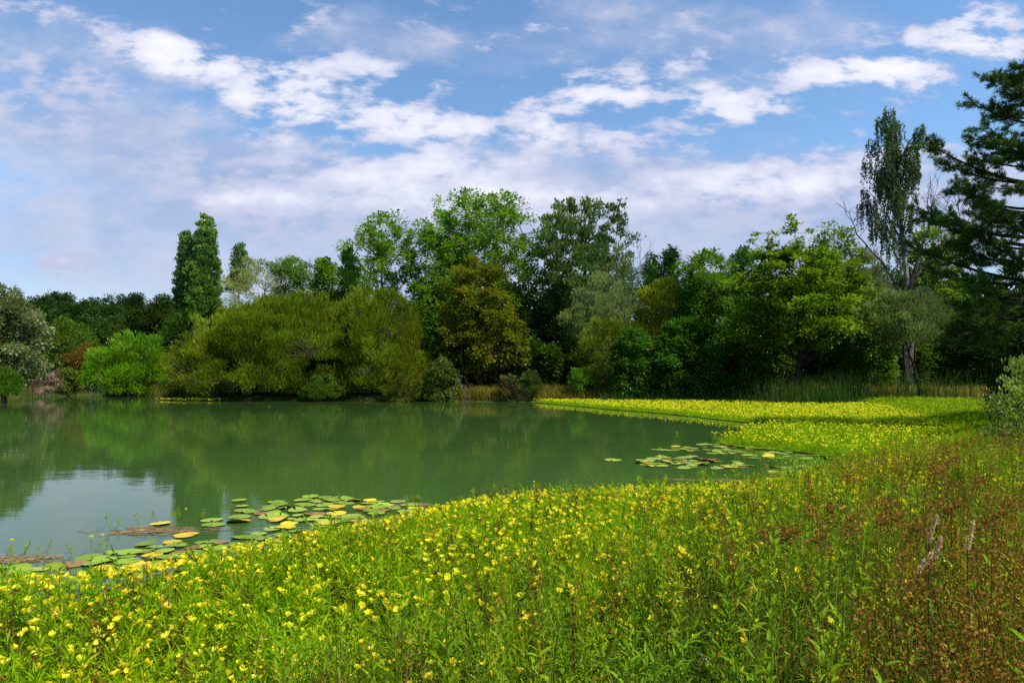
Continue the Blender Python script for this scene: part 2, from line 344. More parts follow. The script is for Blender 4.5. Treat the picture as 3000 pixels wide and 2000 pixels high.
def limbs_geo(base, C, z0, z1, r0, seed, nl=9, multi=1, kink=.1, top=.8, show=1.0):
    """trunk, limbs to far clumps, twigs to the rest"""
    r = np.random.default_rng(seed+99); Qs = []; b = np.array(base, float); hgt = z1-b[2]
    ctr = np.array([C[:, 0].mean(), C[:, 1].mean(), 0])
    stems = []
    for s in range(multi):
        if multi == 1: tip = np.array([ctr[0]+r.normal()*.02*hgt, ctr[1], b[2]+hgt*top])
        else:
            a = s/multi*6.28+r.random(); tip = C[r.integers(len(C))].copy(); tip[2] = max(tip[2], b[2]+hgt*.55)
        k = 7; t = np.linspace(0, 1, k)[:, None]
        b2 = b+np.array([r.normal()*.12*(multi > 1)*3, r.normal()*.12*(multi > 1)*3, -.15])
        pts = b2+(tip-b2)*t+np.array([r.normal(), r.normal(), 0])*np.sin(t*3.1)*hgt*.025
        rr = r0/(multi**.5)*(1-t[:, 0]*.82); rr[0] *= 1.35
        Qs.append(tube(pts, rr, 7)); stems.append((pts, rr))
    # farthest-point limbs
    idx = [int(r.integers(len(C)))]; d = np.linalg.norm(C-C[idx[0]], axis=1)
    for _ in range(min(nl, len(C)-1)):
        j = int(np.argmax(d)); idx.append(j); d = np.minimum(d, np.linalg.norm(C-C[j], axis=1))
    pool = [p for s in stems for p in s[0][3:]]; pool = np.array(pool)
    LP = []
    for j in idx:
        e = C[j]; pts, rr = stems[int(r.integers(len(stems)))]
        zs = np.clip(e[2]-np.hypot(*(e[:2]-ctr[:2]))*r.uniform(.5, 1.1), b[2]+.22*hgt, b[2]+hgt*top*.93)
        f = np.clip((zs-pts[0, 2])/(pts[-1, 2]-pts[0, 2]), 0, 1); s = np.array([np.interp(f, np.linspace(0, 1, len(pts)), pts[:, q]) for q in range(3)])
        k = 6; t = np.linspace(0, 1, k)[:, None]; mid = (s+e)/2+np.array([0, 0, -.06*hgt])*r.uniform(.2, 1.2)+r.normal(size=3)*.02*hgt
        cv = (1-t)**2*s+2*t*(1-t)*mid+t**2*e
        rs = r0*.42*(1-f*.5); Qs.append(tube(cv, rs*(1-t[:, 0]*.85), 5)); LP.append(cv[1:])
    LP = np.concatenate(LP)
    for a0 in range(0, len(C), 4000):
        Cc = C[a0:a0+4000]; dd = np.linalg.norm(Cc[:, None]-LP[None], axis=2)+np.maximum(0, LP[None, :, 2]-Cc[:, None, 2])*1.5
        A = LP[dd.argmin(1)]
        Qs.append(tubes2(A, (A+Cc)/2+np.array([0, 0, -.1]), Cc, r0*.09, r0*.03, 3))
    return np.concatenate(Qs)
def tree(name, label, cat, px, Y, pt, pb, hw, prof, col2, ncl, rc, nl, L, W, mode='broad', seed=1, trunk=.28, multi=1, tx=None, bark=None, group=None,
         nlimb=9, tr=.35, gl=.04, c3=None, vary=.3, extra=None, top=.8, ns=.35, **kw):
    """px: column of the crown's axis, pt/pb: rows of its top and foot, hw: half width in px, Y: distance"""
    x = X(px, Y); z1 = Z(pt, Y); z0 = Z(pb, Y); Rr = hw/F*Y; bx = X(tx, Y) if tx else x
    bz = float(gz(np.array([bx]), np.array([Y]))[0]); root = empty(name, (bx, Y, bz), label, cat, group); z0 = max(z0, bz+.02)
    Q, rnd, C = crown_geo((x, Y), Rr, z0, z1, prof, ncl, rc, nl, L, W, mode, seed, **kw)
    for e in extra or []:      # further lobes: (px, pt, pb, hw, share)
        q2, r2, C2 = crown_geo((X(e[0], Y), Y+rng.uniform(-.5, .5)), e[3]/F*Y, max(Z(e[2], Y), bz), Z(e[1], Y), prof, max(4, int(ncl*e[4])), rc*(.55 if e[4] < .05 else 1), int(nl*(.4 if e[4] < .05 else 1)), L, W, mode, seed+7, **kw)
        Q = np.concatenate([Q, q2]); rnd = np.concatenate([rnd, r2]); C = np.concatenate([C, C2])
    off = np.array([bx, Y, bz])
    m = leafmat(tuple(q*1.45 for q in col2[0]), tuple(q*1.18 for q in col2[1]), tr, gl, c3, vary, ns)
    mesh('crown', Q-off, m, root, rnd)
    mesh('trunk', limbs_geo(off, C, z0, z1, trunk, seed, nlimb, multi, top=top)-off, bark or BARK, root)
    return root
exec_trees = []
OLIVE = ((.085, .12, .007), (.19, .25, .016)); GREEN = ((.04, .10, .01), (.11, .22, .02)); LIME = ((.09, .22, .012), (.20, .36, .02))
DARK = ((.012, .04, .008), (.035, .085, .014)); PLANE = ((.06, .15, .010), (.16, .30, .02)); SILVER = ((.10, .14, .06), (.27, .31, .18))
MAPLE = ((.05, .11, .007), (.16, .25, .018)); BRONZE = ((.065, .10, .008), (.18, .185, .015)); DKPOP = ((.035, .08, .02), (.13, .20, .06))

# --- left shore
tree('whitebeam_tree', 'broad silvery grey-green tree standing at the left edge of the pond', 'tree', 15, 62, 835, 1125, 112, 'dome', ((.07, .10, .035), (.25, .29, .16)), 190, .8, 120, .28, .17, 'broad', 11, .25, ns=.8)
tree('shrub', 'low dark green bush at the water below the silvery tree', 'bush', 5, 58, 1075, 1165, 55, 'dome', GREEN, 70, .45, 90, .22, .07, 'up', 12, .08, 4)
tree('dead_shrub', 'pinkish brown half-dead twiggy bush hanging over the water at left', 'bush', 135, 78, 1062, 1150, 55, 'dome', ((.08, .055, .035), (.20, .12, .085)), 60, .5, 60, .3, .04, 'hang', 13, .09, 5, bark=GREYBARK, tr=.15, c3=(.22, .19, .14))
tree('shrub', 'small dark olive bush between the pinkish bush and the pale bare twigs', 'bush', 195, 80, 1068, 1155, 42, 'dome', ((.05, .09, .012), (.12, .17, .02)), 60, .5, 80, .25, .1, 'rand', 14, .09, 4)
tree('tree', 'rounded olive green tree behind the rust coloured tree on the left', 'tree', 205, 92, 925, 1130, 88, 'dome', ((.05, .10, .012), (.12, .19, .025)), 150, .9, 90, .3, .14, 'broad', 15, .2)
tree('tree', 'rust brown tinged low tree left of the lime green bush', 'tree', 250, 88, 1005, 1140, 62, 'dome', ((.08, .06, .012), (.20, .12, .025)), 90, .8, 90, .28, .13, 'broad', 16, .15)
tree('shrub', 'bright lime green feathery bush by the far left shore', 'bush', 392, 80, 972, 1150, 122, 'dome', LIME, 230, .8, 100, .34, .11, 'up', 17, .12, 7, tr=.5, lump=.3, extra=[(300, 1030, 1150, 60, .4)])
tree('shrub', 'dull dark olive bush between the lime green bush and the big willows', 'bush', 590, 74, 975, 1165, 105, 'dome', ((.06, .085, .01), (.14, .17, .02)), 200, .8, 90, .32, .08, 'out', 18, .14, 6)
tree('oak_tree', 'dark oak with jagged top in front of the wooded hill', 'tree', 425, 105, 900, 1080, 75, 'round', ((.018, .045, .008), (.055, .10, .015)), 110, 1.1, 90, .4, .22, 'broad', 19, .25, extra=[(480, 862, 1000, 40, .4)])
tree('oak_tree', 'dark green tree at the foot of the tall poplars', 'tree', 560, 95, 905, 1090, 95, 'round', ((.025, .06, .008), (.07, .13, .015)), 130, 1.1, 90, .4, .2, 'broad', 20, .25)
tree('pine_tree', 'distant flat-topped dark pine on the wooded skyline', 'tree', 397, 150, 862, 930, 30, 'fan', ((.018, .035, .015), (.05, .075, .03)), 50, 1.4, 80, .5, .2, 'up', 21, .3)
# --- poplars
tree('poplar_tree', 'tall columnar poplar, the taller and right of the pair', 'tree', 600, 96, 630, 960, 50, 'column', ((.06, .14, .025), (.18, .31, .06)), 420, .62, 70, .36, .26, 'up', 22, .35, top=.9, lump=.12, nlimb=22, gl=.06)
tree('poplar_tree', 'columnar poplar, the shorter left one leaning against the tall one', 'tree', 545, 97, 678, 970, 34, 'column', ((.05, .12, .03), (.16, .26, .07)), 230, .55, 70, .36, .26, 'up', 23, .25, top=.9, lump=.2, nlimb=16, gl=.06)
tree('poplar_tree', 'thin small pale poplar above the willow, right of the poplar pair', 'tree', 702, 100, 702, 860, 38, 'cone', ((.06, .12, .04), (.17, .27, .09)), 90, .75, 50, .36, .24, 'up', 24, .2, top=.9, nlimb=14, lump=.2)
tree('willow_tree', 'pale grey-green wispy willow standing behind the big olive willows', 'tree', 745, 90, 752, 930, 92, 'round', ((.14, .18, .06), (.34, .38, .17)), 110, .9, 70, .4, .07, 'out', 25, .22, tr=.45, bark=BARK, extra=[(860, 752, 900, 60, .5)], nlimb=18)
tree('locust_tree', 'spreading green tree with visible limbs rising over the olive willows', 'tree', 855, 84, 748, 900, 78, 'fan', ((.05, .13, .015), (.13, .24, .03)), 70, .85, 70, .3, .16, 'broad', 26, .2, nlimb=18, flat=.5)
tree('tree', 'small bright green treetop left of the dark cypress', 'tree', 955, 88, 748, 920, 48, 'round', PLANE, 70, .8, 80, .36, .22, 'broad', 27, .2)
# --- the big olive willows on the water
WL = dict(L=.42, W=.075, mode='up', tr=.4, gl=.03, vary=.25)
tree('willow_tree', 'huge olive green dome-shaped willow, the left one of the pair on the far shore', 'tree', 815, 68, 872, 1178, 255, 'dome', OLIVE, 820, .85, 110, seed=28, trunk=.3, multi=8, lump=.22, extra=[(905, 855, 1178, 140, .35), (680, 950, 1178, 90, .28)], **WL)
tree('willow_tree', 'huge olive green dome-shaped willow, the right one of the pair on the far shore', 'tree', 1100, 66.5, 842, 1180, 165, 'dome', OLIVE, 560, .85, 100, seed=29, trunk=.3, multi=8, lump=.18, extra=[(1220, 1030, 1180, 80, .25)], **WL)
tree('shrub', 'small fresh green bush at the waterline below the right olive willow', 'bush', 940, 62.5, 1095, 1176, 62, 'dome', ((.05, .10, .01), (.13, .2, .02)), 90, .4, 70, .24, .07, 'up', 30, .06, 5)
tree('shrub', 'low leafy branches dipping in the water at the right olive willow', 'bush', 1180, 62, 1085, 1177, 75, 'dome', ((.05, .075, .01), (.14, .17, .02)), 90, .4, 70, .24, .06, 'out', 31, .06, 5)
tree('cypress_tree', 'dark green pointed conifer between the olive willows and the planes', 'tree', 1020, 72, 712, 1000, 75, 'cone', ((.012, .05, .008), (.045, .12, .012)), 200, .6, 90, .3, .1, 'out', 32, .3)
# --- central group
tree('plane_tree', 'light green airy tree, the smaller plane left of the tallest tree', 'tree', 1115, 82, 618, 1010, 125, 'round', PLANE, 210, .95, 115, .31, .2, 'broad', 33, .4, nlimb=20, tr=.45, lump=.3, sparse_top=.35, bark=GREYBARK)
tree('plane_tree', 'tallest light green plane tree in the middle of the far shore', 'tree', 1405, 80, 566, 1080, 190, 'vase', PLANE, 460, 1.0, 125, .31, .2, 'broad', 34, .5, nlimb=28, tr=.45, lump=.25, sparse_top=.3, bark=GREYBARK, extra=[(1300, 640, 1000, 80, .2)])
tree('maple_tree', 'bronze tinged maple standing in front of the tallest tree', 'tree', 1408, 68, 745, 1110, 130, 'wide', BRONZE, 230, .75, 90, .3, .2, 'broad', 35, .25, nlimb=16, tr=.4, flat=.55, extra=[(1500, 960, 1080, 60, .15)])
tree('plane_tree', 'leafy green tree filling the gap behind the bronze maple', 'tree', 1270, 74, 800, 1130, 110, 'round', ((.04, .11, .008), (.12, .23, .015)), 150, .95, 80, .36, .24, 'broad', 36, .3, nlimb=12)
tree('white_poplar_tree', 'tall dark grey-green tree with upright twigs right of the tallest tree', 'tree', 1700, 78, 580, 1100, 150, 'vase', DKPOP, 400, .95, 85, .34, .2, 'up', 37, .45, nlimb=26, bark=DARKBARK, lump=.28, sparse_top=.25, gl=.06)
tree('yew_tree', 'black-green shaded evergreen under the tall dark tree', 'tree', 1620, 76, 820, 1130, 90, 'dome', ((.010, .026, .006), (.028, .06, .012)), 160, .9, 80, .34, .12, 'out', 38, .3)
tree('willow_tree', 'silver green willow with a round pale head below the tall dark tree', 'tree', 1765, 70, 800, 1110, 105, 'round', ((.10, .15, .045), (.24, .31, .11)), 170, .75, 90, .32, .07, 'up', 39, .2, 3, lump=.3, tr=.4, extra=[(1700, 880, 1050, 50, .2)])
tree('willow_tree', 'rough grey-green willow crown with bare twigs left of the far dark treetops', 'tree', 1810, 76, 720, 950, 70, 'round', ((.07, .11, .04), (.18, .23, .10)), 90, .85, 70, .36, .1, 'up', 40, .22, sparse_top=.4)
tree('shrub', 'yellow-olive bushy willow right of the silver green willow', 'bush', 1940, 72, 812, 1050, 95, 'dome', OLIVE, 180, .75, 90, .34, .07, 'up', 41, .14, 5)
tree('shrub', 'olive green bush in front of the silver green willow on the bank', 'bush', 1790, 64.5, 925, 1165, 120, 'dome', ((.07, .105, .008), (.17, .22, .018)), 260, .65, 90, .3, .07, 'up', 42, .14, 6)
tree('oak_tree', 'far dark treetop, the left one of two on the skyline', 'tree', 1915, 120, 735, 850, 34, 'round', ((.02, .035, .02), (.06, .08, .04)), 40, 1.1, 60, .45, .25, 'broad', 43, .3, sparse_top=.3)
tree('oak_tree', 'far dark treetop, the right one of two on the skyline', 'tree', 1965, 118, 722, 850, 34, 'round', ((.012, .05, .02), (.035, .10, .035)), 50, 1.2, 70, .45, .25, 'broad', 44, .3)
tree('elder_shrub', 'dense mid green bush on the water edge left of the reed bed', 'bush', 1855, 60.5, 955, 1175, 78, 'dome', ((.03, .10, .01), (.085, .20, .02)), 180, .55, 90, .26, .15, 'broad', 45, .12, 5)
tree('tree', 'broad mid green tree between the olive willow bush and the maple', 'tree', 2085, 70, 732, 1080, 140, 'dome', ((.04, .115, .01), (.12, .24, .022)), 300, .85, 95, .32, .18, 'broad', 46, .3, lump=.25)
tree('shrub', 'very dark green bush below the broad mid green tree at the mat edge', 'bush', 2010, 61, 930, 1175, 118, 'dome', ((.022, .075, .008), (.065, .16, .016)), 260, .65, 90, .28, .17, 'broad', 47, .14, 6)
tree('shrub', 'dark leafy bush just left of the maple trunk behind the reeds', 'bush', 2170, 62, 985, 1170, 90, 'dome', ((.025, .075, .008), (.08, .15, .016)), 180, .6, 90, .28, .16, 'broad', 48, .14, 5)
tree('oak_tree', 'dark treetop peeping over the canopy left of the maple leader', 'tree', 2185, 96, 725, 900, 60, 'round', ((.02, .06, .02), (.05, .13, .03)), 70, 1.1, 70, .42, .22, 'broad', 49, .25)
# --- right bank
tree('maple_tree', 'yellow-green maple with a dark trunk and a thin leader behind the reeds', 'tree', 2340, 57, 718, 1025, 200, 'round', MAPLE, 310, .72, 95, .28, .19, 'broad', 50, .26, nlimb=24, tr=.45, flat=.5, lump=.25, bark=DARKBARK, tx=2320, extra=[(2325, 612, 700, 16, .012), (2345, 640, 760, 45, .03), (2225, 672, 790, 40, .03), (2270, 660, 760, 40, .02)])
tree('tree', 'mid green tree top right of the maple leader', 'tree', 2450, 72, 660, 1050, 110, 'round', ((.055, .12, .02), (.16, .25, .05)), 240, .95, 80, .34, .2, 'broad', 51, .28, sparse_top=.3)
tree('willow_tree', 'silver grey willow crown behind the birch foot', 'tree', 2540, 74, 735, 1000, 90, 'dome', ((.09, .12, .05), (.23, .27, .14)), 150, .9, 80, .34, .08, 'up', 52, .22, sparse_top=.2)
tree('willow_tree', 'small silvery willow with a dark ivy-covered trunk behind the reeds', 'tree', 2655, 54, 842, 1010, 120, 'round', ((.07, .11, .03), (.19, .25, .10)), 230, .6, 85, .24, .06, 'up', 53, .17, nlimb=16, tx=2700, bark=DARKBARK, flat=.7, top=.55)
tree('tree', 'light green tree glowing behind the bare dead branches', 'tree', 2730, 80, 655, 1000, 105, 'dome', ((.06, .13, .015), (.17, .27, .035)), 190, .95, 80, .36, .22, 'broad', 54, .28, lump=.25)
tree('tree', 'dark green tree filling the gap between maple and silvery willow', 'tree', 2530, 64, 850, 1130, 110, 'dome', ((.03, .08, .008), (.085, .17, .018)), 220, .75, 90, .3, .17, 'broad', 55, .22, multi=3)
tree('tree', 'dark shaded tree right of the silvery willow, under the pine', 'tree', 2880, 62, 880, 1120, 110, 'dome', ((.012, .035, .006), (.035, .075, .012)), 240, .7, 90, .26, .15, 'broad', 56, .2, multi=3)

# --- birch with hanging strands
def strands(starts, lens, rr, L, W, per, sway=.12):
    P, D, Nn, tb = [], [], [], []
    for s, ln in zip(starts, lens):
        k = max(3, int(ln*per)); t = np.sort(rr.random(k)); w = rr.normal(size=2)*sway
        p = s+np.stack([w[0]*t*ln, w[1]*t*ln, -t*ln], 1)+rr.normal(size=(k, 3))*.07
        P.append(p); d = rr.normal(size=(k, 3))*.5; d[:, 2] -= 1; D.append(d); Nn.append(rr.normal(size=(k, 3)))
        tb.append((s, s+np.array([w[0]*ln*.5, w[1]*ln*.5, -ln*.5]), s+np.array([w[0]*ln, w[1]*ln, -ln])))
    P, D, Nn = map(np.concatenate, (P, D, Nn)); A, B, C = map(np.array, zip(*tb))
    return leaves(P, D, Nn, L*(.6+.8*rr.random(len(P))), W, .2), tubes2(A, B, C, .012, .006, 3)
def birch():
    rr = np.random.default_rng(5); Y = 66; bx = X(2665, Y); bz = float(gz(bx, Y)); root = empty('birch_tree', (bx, Y, bz), 'tall slender weeping birch rising above the right bank', 'tree')
    off = np.array([bx, Y, bz]); pts = [(2665, 1165), (2668, 950), (2655, 800), (2640, 650), (2620, 500), (2612, 400), (2605, 340)]
    tr = np.array([(X(a, Y), Y, Z(b, Y)) for a, b in pts]); Qt = [tube(tr, [.30, .24, .2, .17, .12, .08, .03], 7)]
    # limb tips of the photograph's outline
    tips = [(2525, 470, -.6), (2540, 540, .8), (2560, 400, .5), (2575, 340, 0), (2602, 318, -.4), (2640, 345, .7), (2690, 372, -.5), (2697, 420, .4), (2690, 480, 0), (2555, 610, -1), (2600, 480, 1.6),
            (2640, 430, -1.6), (2660, 540, 1.5), (2545, 580, 1.2), (2570, 460, -1.2), (2665, 460, -1), (2620, 360, 1), (2610, 560, -1.5), (2560, 500, 0), (2545, 640, -.3), (2650, 600, -1.2), (2600, 430, -1), (2630, 480, 1)]
    st, ln = [], []
    for (a, b, dy) in tips:
        e = np.array([X(a, Y), Y+dy, Z(b, Y)]); s0 = Z(b, Y)-abs(a-2630)/F*Y*1.2-2.2
        f = np.interp(s0, tr[:, 2], np.arange(len(tr))); s = np.array([np.interp(f, np.arange(len(tr)), tr[:, q]) for q in range(3)])
        t = np.linspace(0, 1, 7)[:, None]; mid = np.array([s[0]*.4+e[0]*.6, (s[1]+e[1])/2, e[2]*.8+s[2]*.2]); cv = (1-t)**2*s+2*t*(1-t)*mid+t*t*e
        Qt.append(tube(cv, .09*(1-t[:, 0]*.85), 5))
        for k in range(30):
            u = rr.random()**.6; i = u*6; p = np.array([np.interp(i, np.arange(7), cv[:, q]) for q in range(3)])+rr.normal(size=3)*[.28, .28, .15]
            st.append(p); ln.append(rr.uniform(.6, 2.7)*(1 if u > .4 else 1.2))
    # leaves piled on the limb tips
    Ql, Qs = strands(np.array(st), ln, rr, .22, .13, 16, .06)
    mesh('crown', Ql-off, leafmat((.035, .075, .022), (.10, .16, .045), .35, .04), root); mesh('trunk', np.concatenate(Qt+[Qs])-off, BIRCHBARK, root)
birch()
# --- bare dead tree
def grow(p, d, ln, r, depth, rr, out, bend=.25, up=.05, split=2, shrink=.72):
    k = 6; pts = [p]; d = d/np.linalg.norm(d)
    for i in range(k-1):
        d = d+rr.normal(size=3)*bend*.5+np.array([0, 0, up]); d = d/np.linalg.norm(d); pts.append(pts[-1]+d*ln/(k-1))
    out.append(tube(np.array(pts), r*np.linspace(1, .55, k), 5))
    if depth <= 0: return
    for j in range(split+1):
        q = pts[int(rr.integers(2, k))]; nd = d+rr.normal(size=3)*.6; grow(q, nd, ln*shrink*rr.uniform(.7, 1.1), r*.55, depth-1, rr, out, bend, up, split, shrink)
def deadtree(name, label, cat, base, dirs, mat, seed, depth=3, **kw):
    rr = np.random.default_rng(seed); root = empty(name, base, label, cat); out = []; b = np.array(base, float)
    for (d, ln, r) in dirs: grow(b, np.array(d, float), ln, r, depth, rr, out, **kw)
    return mesh('branches', np.concatenate(out)-b, mat, root)
Y = 60
def bare_tree():
    rr = np.random.default_rng(3); bx = X(2650, Y); bz = float(gz(bx, Y)); b = np.array([bx, Y, bz]); root = empty('dead_tree', b, 'bare dead tree with crooked dark limbs in front of the birch', 'tree'); out = []
    lines = [([(2650, 1165), (2650, 1000), (2645, 880), (2665, 800), (2690, 720), (2705, 640), (2700, 600)], .26),
             ([(2645, 880), (2610, 800), (2560, 730), (2530, 690), (2512, 650), (2510, 615)], .11),
             ([(2650, 860), (2700, 790), (2760, 720), (2820, 680), (2860, 640), (2880, 590)], .12), ([(2665, 800), (2740, 790), (2800, 760), (2840, 700), (2835, 650)], .09),
             ([(2690, 720), (2670, 650), (2680, 590), (2688, 545)], .06), ([(2705, 660), (2725, 600), (2735, 550)], .05), ([(2760, 720), (2750, 640), (2765, 600)], .05),
             ([(2820, 680), (2800, 620), (2795, 560)], .04), ([(2645, 900), (2580, 850), (2540, 790), (2490, 760)], .07), ([(2800, 760), (2835, 780), (2838, 850)], .05)]
    for ln, r in lines:
        p = np.array([(X(a, Y), Y+i*.25*(-1)**(len(ln) % 2), Z(c, Y)) for i, (a, c) in enumerate(ln)]); t = np.linspace(0, 1, len(p)*3)
        pp = np.stack([np.interp(t*(len(p)-1), np.arange(len(p)), p[:, q]) for q in range(3)], 1); pp[1:-1] += rr.normal(size=(len(pp)-2, 3))*.07
        out.append(tube(pp, r*(1-.8*t), 5))
        for j in range(9):
            q = pp[int(rr.integers(len(pp)//3, len(pp)))]; grow(q, np.array([rr.normal()*.6, rr.normal()*.5, .8]), rr.uniform(.7, 2.0), .028, 1, rr, out, .5, .1, 1)
    mesh('branches', np.concatenate(out)-b, BARK, root)
bare_tree()
deadtree('dead_tree', 'thin bare twigs sticking out right of the tall dark tree', 'tree', (X(1870, 79), 79, Z(905, 79)), [((.1, 0, 1), 5.5, .06), ((.6, 0, .8), 4.5, .05), ((-.4, 0, .8), 4.0, .05), ((.9, .2, .5), 4, .05)], GREYBARK, 8, 3, bend=.35)

# --- pine on the right edge
def pine():
    rr = np.random.default_rng(12); Y = 27; bx = X(3085, Y); bz = float(gz(bx, Y)); b = np.array([bx, Y, bz]); root = empty('pine_tree', b, 'big dark pine with long needled branches at the right edge', 'tree')
    top = Z(150, Y); tk = [tube(np.array([[bx, Y, bz-.2], [bx+.1, Y, 5], [bx, Y, 10], [bx-.05, Y, top]]), [.36, .28, .18, .04], 8)]; tufts, tdir = [], []
    tips = [(2733, 428, 0), (2795, 470, .5), (2850, 380, -.6), (2800, 560, -.4), (2695, 598, .3), (2735, 655, -.9), (2700, 700, .9), (2790, 710, 0), (2880, 300, .3), (2890, 250, -.4), (2965, 205, .3), (2900, 440, .9), (2850, 650, -1.2), (2765, 615, 1.2),
            (2870, 520, 1.4), (2945, 285, -1), (2995, 195, -.2), (2860, 460, -1.5), (2930, 360, 1.5), (2960, 420, -1.5), (2880, 590, -2), (2840, 740, -1.6), (2800, 790, 1), (2780, 850, -1), (2830, 900, .2), (2790, 960, -1.6), (2850, 1010, -1), (2900, 860, -2.4), (2920, 960, -2.5), (2900, 700, -2.3), (2930, 780, -2.6)]
    L = [(np.array([X(a, Y), Y+d*1.1, Z(c, Y)])) for a, c, d in tips]
    for i in range(58):
        z = 3.4+(top-3.7)*rr.random()**1.3; f = z/top; an = rr.random()*6.28; ln = min((1-f)**.6*5.2*rr.uniform(.55, 1.0)+.4, 3.3)
        L.append(np.array([bx+math.cos(an)*ln, Y+math.sin(an)*ln, z]))
    for e in L:
        rad = np.hypot(e[0]-bx, e[1]-Y); f = e[2]/top; s = np.array([bx, Y, np.clip(e[2]-rad*(.35 if f > .45 else .1)*rr.uniform(.6, 1.2), bz+.6, top-.2)])
        d = e-s; d[2] = 0; d /= max(np.linalg.norm(d), 1e-3); t = np.linspace(0, 1, 7)[:, None]; mid = (s+e)/2+np.array([0, 0, -.12*rad])+rr.normal(size=3)*.12; cv = (1-t)**2*s+2*t*(1-t)*mid+t*t*e
        tk.append(tube(cv, (.035+.012*rad)*(1-t[:, 0]*.8), 5))
        for j in range(int(5+rad*5)):
            u = rr.uniform(.3, 1)**.8; p = np.array([np.interp(u*6, np.arange(7), cv[:, q]) for q in range(3)]); side = rr.choice([-1, 1])
            td = d*.7+np.array([-d[1], d[0], 0])*side*rr.uniform(.1, 1.0)+np.array([0, 0, rr.uniform(-.25, .85)]); td /= np.linalg.norm(td); l2 = rr.uniform(.3, 1.0)*(1.25-u*.5)
            q2 = p+td*l2; tk.append(tubes2([p], [(p+q2)/2-np.array([0, 0, .05])], [q2], .014, .006, 3))
            for g in np.linspace(.45, 1, 4): tufts.append(p+td*l2*g+rr.normal(size=3)*.03); tdir.append(td+np.array([0, 0, .5]))
        tufts.append(e); tdir.append(d+np.array([0, 0, .6]))
    T = np.array(tufts); D = nrm(np.array(tdir)); nb = 28; P = np.repeat(T, nb, 0); DD = nrm(np.repeat(D, nb, 0)*.8+rr.normal(size=(len(P), 3))*.5); P = P+rr.normal(size=P.shape)*.03
    Q = leaves(P, DD, rr.normal(size=P.shape), .18*(.7+.6*rr.random(len(P))), .022, .0); cr = rr.random(len(T)); rnd = np.repeat(cr, nb)*.6+.4*rr.random(len(P)); print('needles', len(Q))
    mesh('crown', Q-b, leafmat((.022, .06, .010), (.085, .16, .025), .2, .03, None, .3), root, rnd); mesh('trunk', np.concatenate(tk)-b, DARKBARK, root)
pine()
tree('shrub', 'sunlit pale leafed bush at the right edge in front of the pine', 'bush', 3010, 14.5, 1045, 1300, 108, 'dome', ((.09, .13, .02), (.22, .28, .06)), 70, .28, 60, .085, .035, 'up', 60, .03, 6, lump=.25, gl=.08)
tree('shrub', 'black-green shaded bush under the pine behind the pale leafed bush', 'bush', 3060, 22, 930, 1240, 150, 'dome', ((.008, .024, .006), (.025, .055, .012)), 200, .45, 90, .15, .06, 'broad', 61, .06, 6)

# --- masses behind the first row
def mass(name, items, cols, L, W, seed, label=None, mode='broad', **k):
    Qs, rs = [], []
    for i, (px, Yy, pt, pb, hw) in enumerate(items):
        x = X(px, Yy); z0 = max(float(gz(x, Yy))-.2, Z(pb, Yy)); Rr = hw/F*Yy
        Q, rn, C = crown_geo((x, Yy), Rr, z0, Z(pt, Yy), 'dome', k.get('ncl', 60), k.get('rc', 1.2), k.get('nl', 60), L, W, mode, seed+i, shell=.7, lump=.2)
        Qs.append(Q); rs.append(np.clip(rn*.75+np.random.default_rng(seed+i).random()*.3, 0, 1))
    o = mesh(name, np.concatenate(Qs), leafmat(cols[0], cols[1], .3, .03), None, np.concatenate(rs)); tag(o, label, None, None, 'stuff'); return o
rr = np.random.default_rng(77); it = []
for row, (Yb, base, n) in enumerate([(205, 858, 17), (175, 885, 15), (150, 915, 15), (128, 950, 14)]):
    for i in range(n):
        px = -60+i*(660/n)+rr.uniform(-10, 10); it.append((px, Yb+rr.uniform(-6, 6), base+rr.uniform(-10, 14)+max(0, px-60)*.045, 1110, rr.uniform(28, 46)))
mass('far_wood', it, ((.022, .062, .014), (.065, .14, .032)), .62, .42, 300, ncl=55, rc=1.9, nl=80)
it = []
for px in range(560, 3200, 62):
    Yb = rr.uniform(84, 92); it.append((px+rr.uniform(-15, 15), Yb, (790 if px > 1650 else 830 if px > 1250 else 900)+rr.uniform(-25, 25), 1130, rr.uniform(55, 75)))
mass('back_wood', it, ((.025, .07, .010), (.075, .15, .022)), .5, .32, 500, ncl=80, rc=1.3, nl=60)
it = []
for px in list(range(1290, 1700, 45))+list(range(1700, 3150, 55)):
    Yb = rr.uniform(68, 73); it.append((px+rr.uniform(-12, 12), Yb, 1010+rr.uniform(-40, 25), 1130, rr.uniform(36, 50)))
mass('undergrowth', it, ((.032, .075, .008), (.08, .15, .018)), .34, .2, 700, ncl=50, rc=.8, nl=60)
it = [(px+rr.uniform(-8, 8), 88+rr.uniform(-2, 2), 1070+rr.uniform(-30, 20), 1150, 30) for px in range(-40, 560, 40)]
mass('shore_scrub', it, ((.015, .035, .006), (.05, .085, .014)), .34, .18, 800, ncl=30, rc=.7, nl=60)

# --- shrubs on the brown bank
tree('shrub', 'dark olive bush filling the gap between the right olive willow and the brown bank', 'bush', 1295, 62.5, 1040, 1176, 62, 'dome', ((.03, .05, .006), (.09, .12, .014)), 110, .5, 75, .24, .09, 'rand', 66, .08, 5)
for px, pt, hw, c, lb in [(1700, 1078, 42, ((.05, .13, .01), (.12, .26, .02)), 'fresh green shrub on the brown bank, rightmost of the three'),
                          (1555, 1085, 36, ((.04, .08, .015), (.10, .15, .03)), 'grey-green pointed shrub on the brown bank'),
                          (1490, 1095, 34, ((.06, .06, .02), (.15, .13, .04)), 'dull brownish shrub on the brown bank below the maple')]:
    tree('shrub', lb, 'bush', px, 61.8, pt, 1175, hw, 'dome', c, 55, .35, 70, .2, .11, 'up', px, .05, 4)

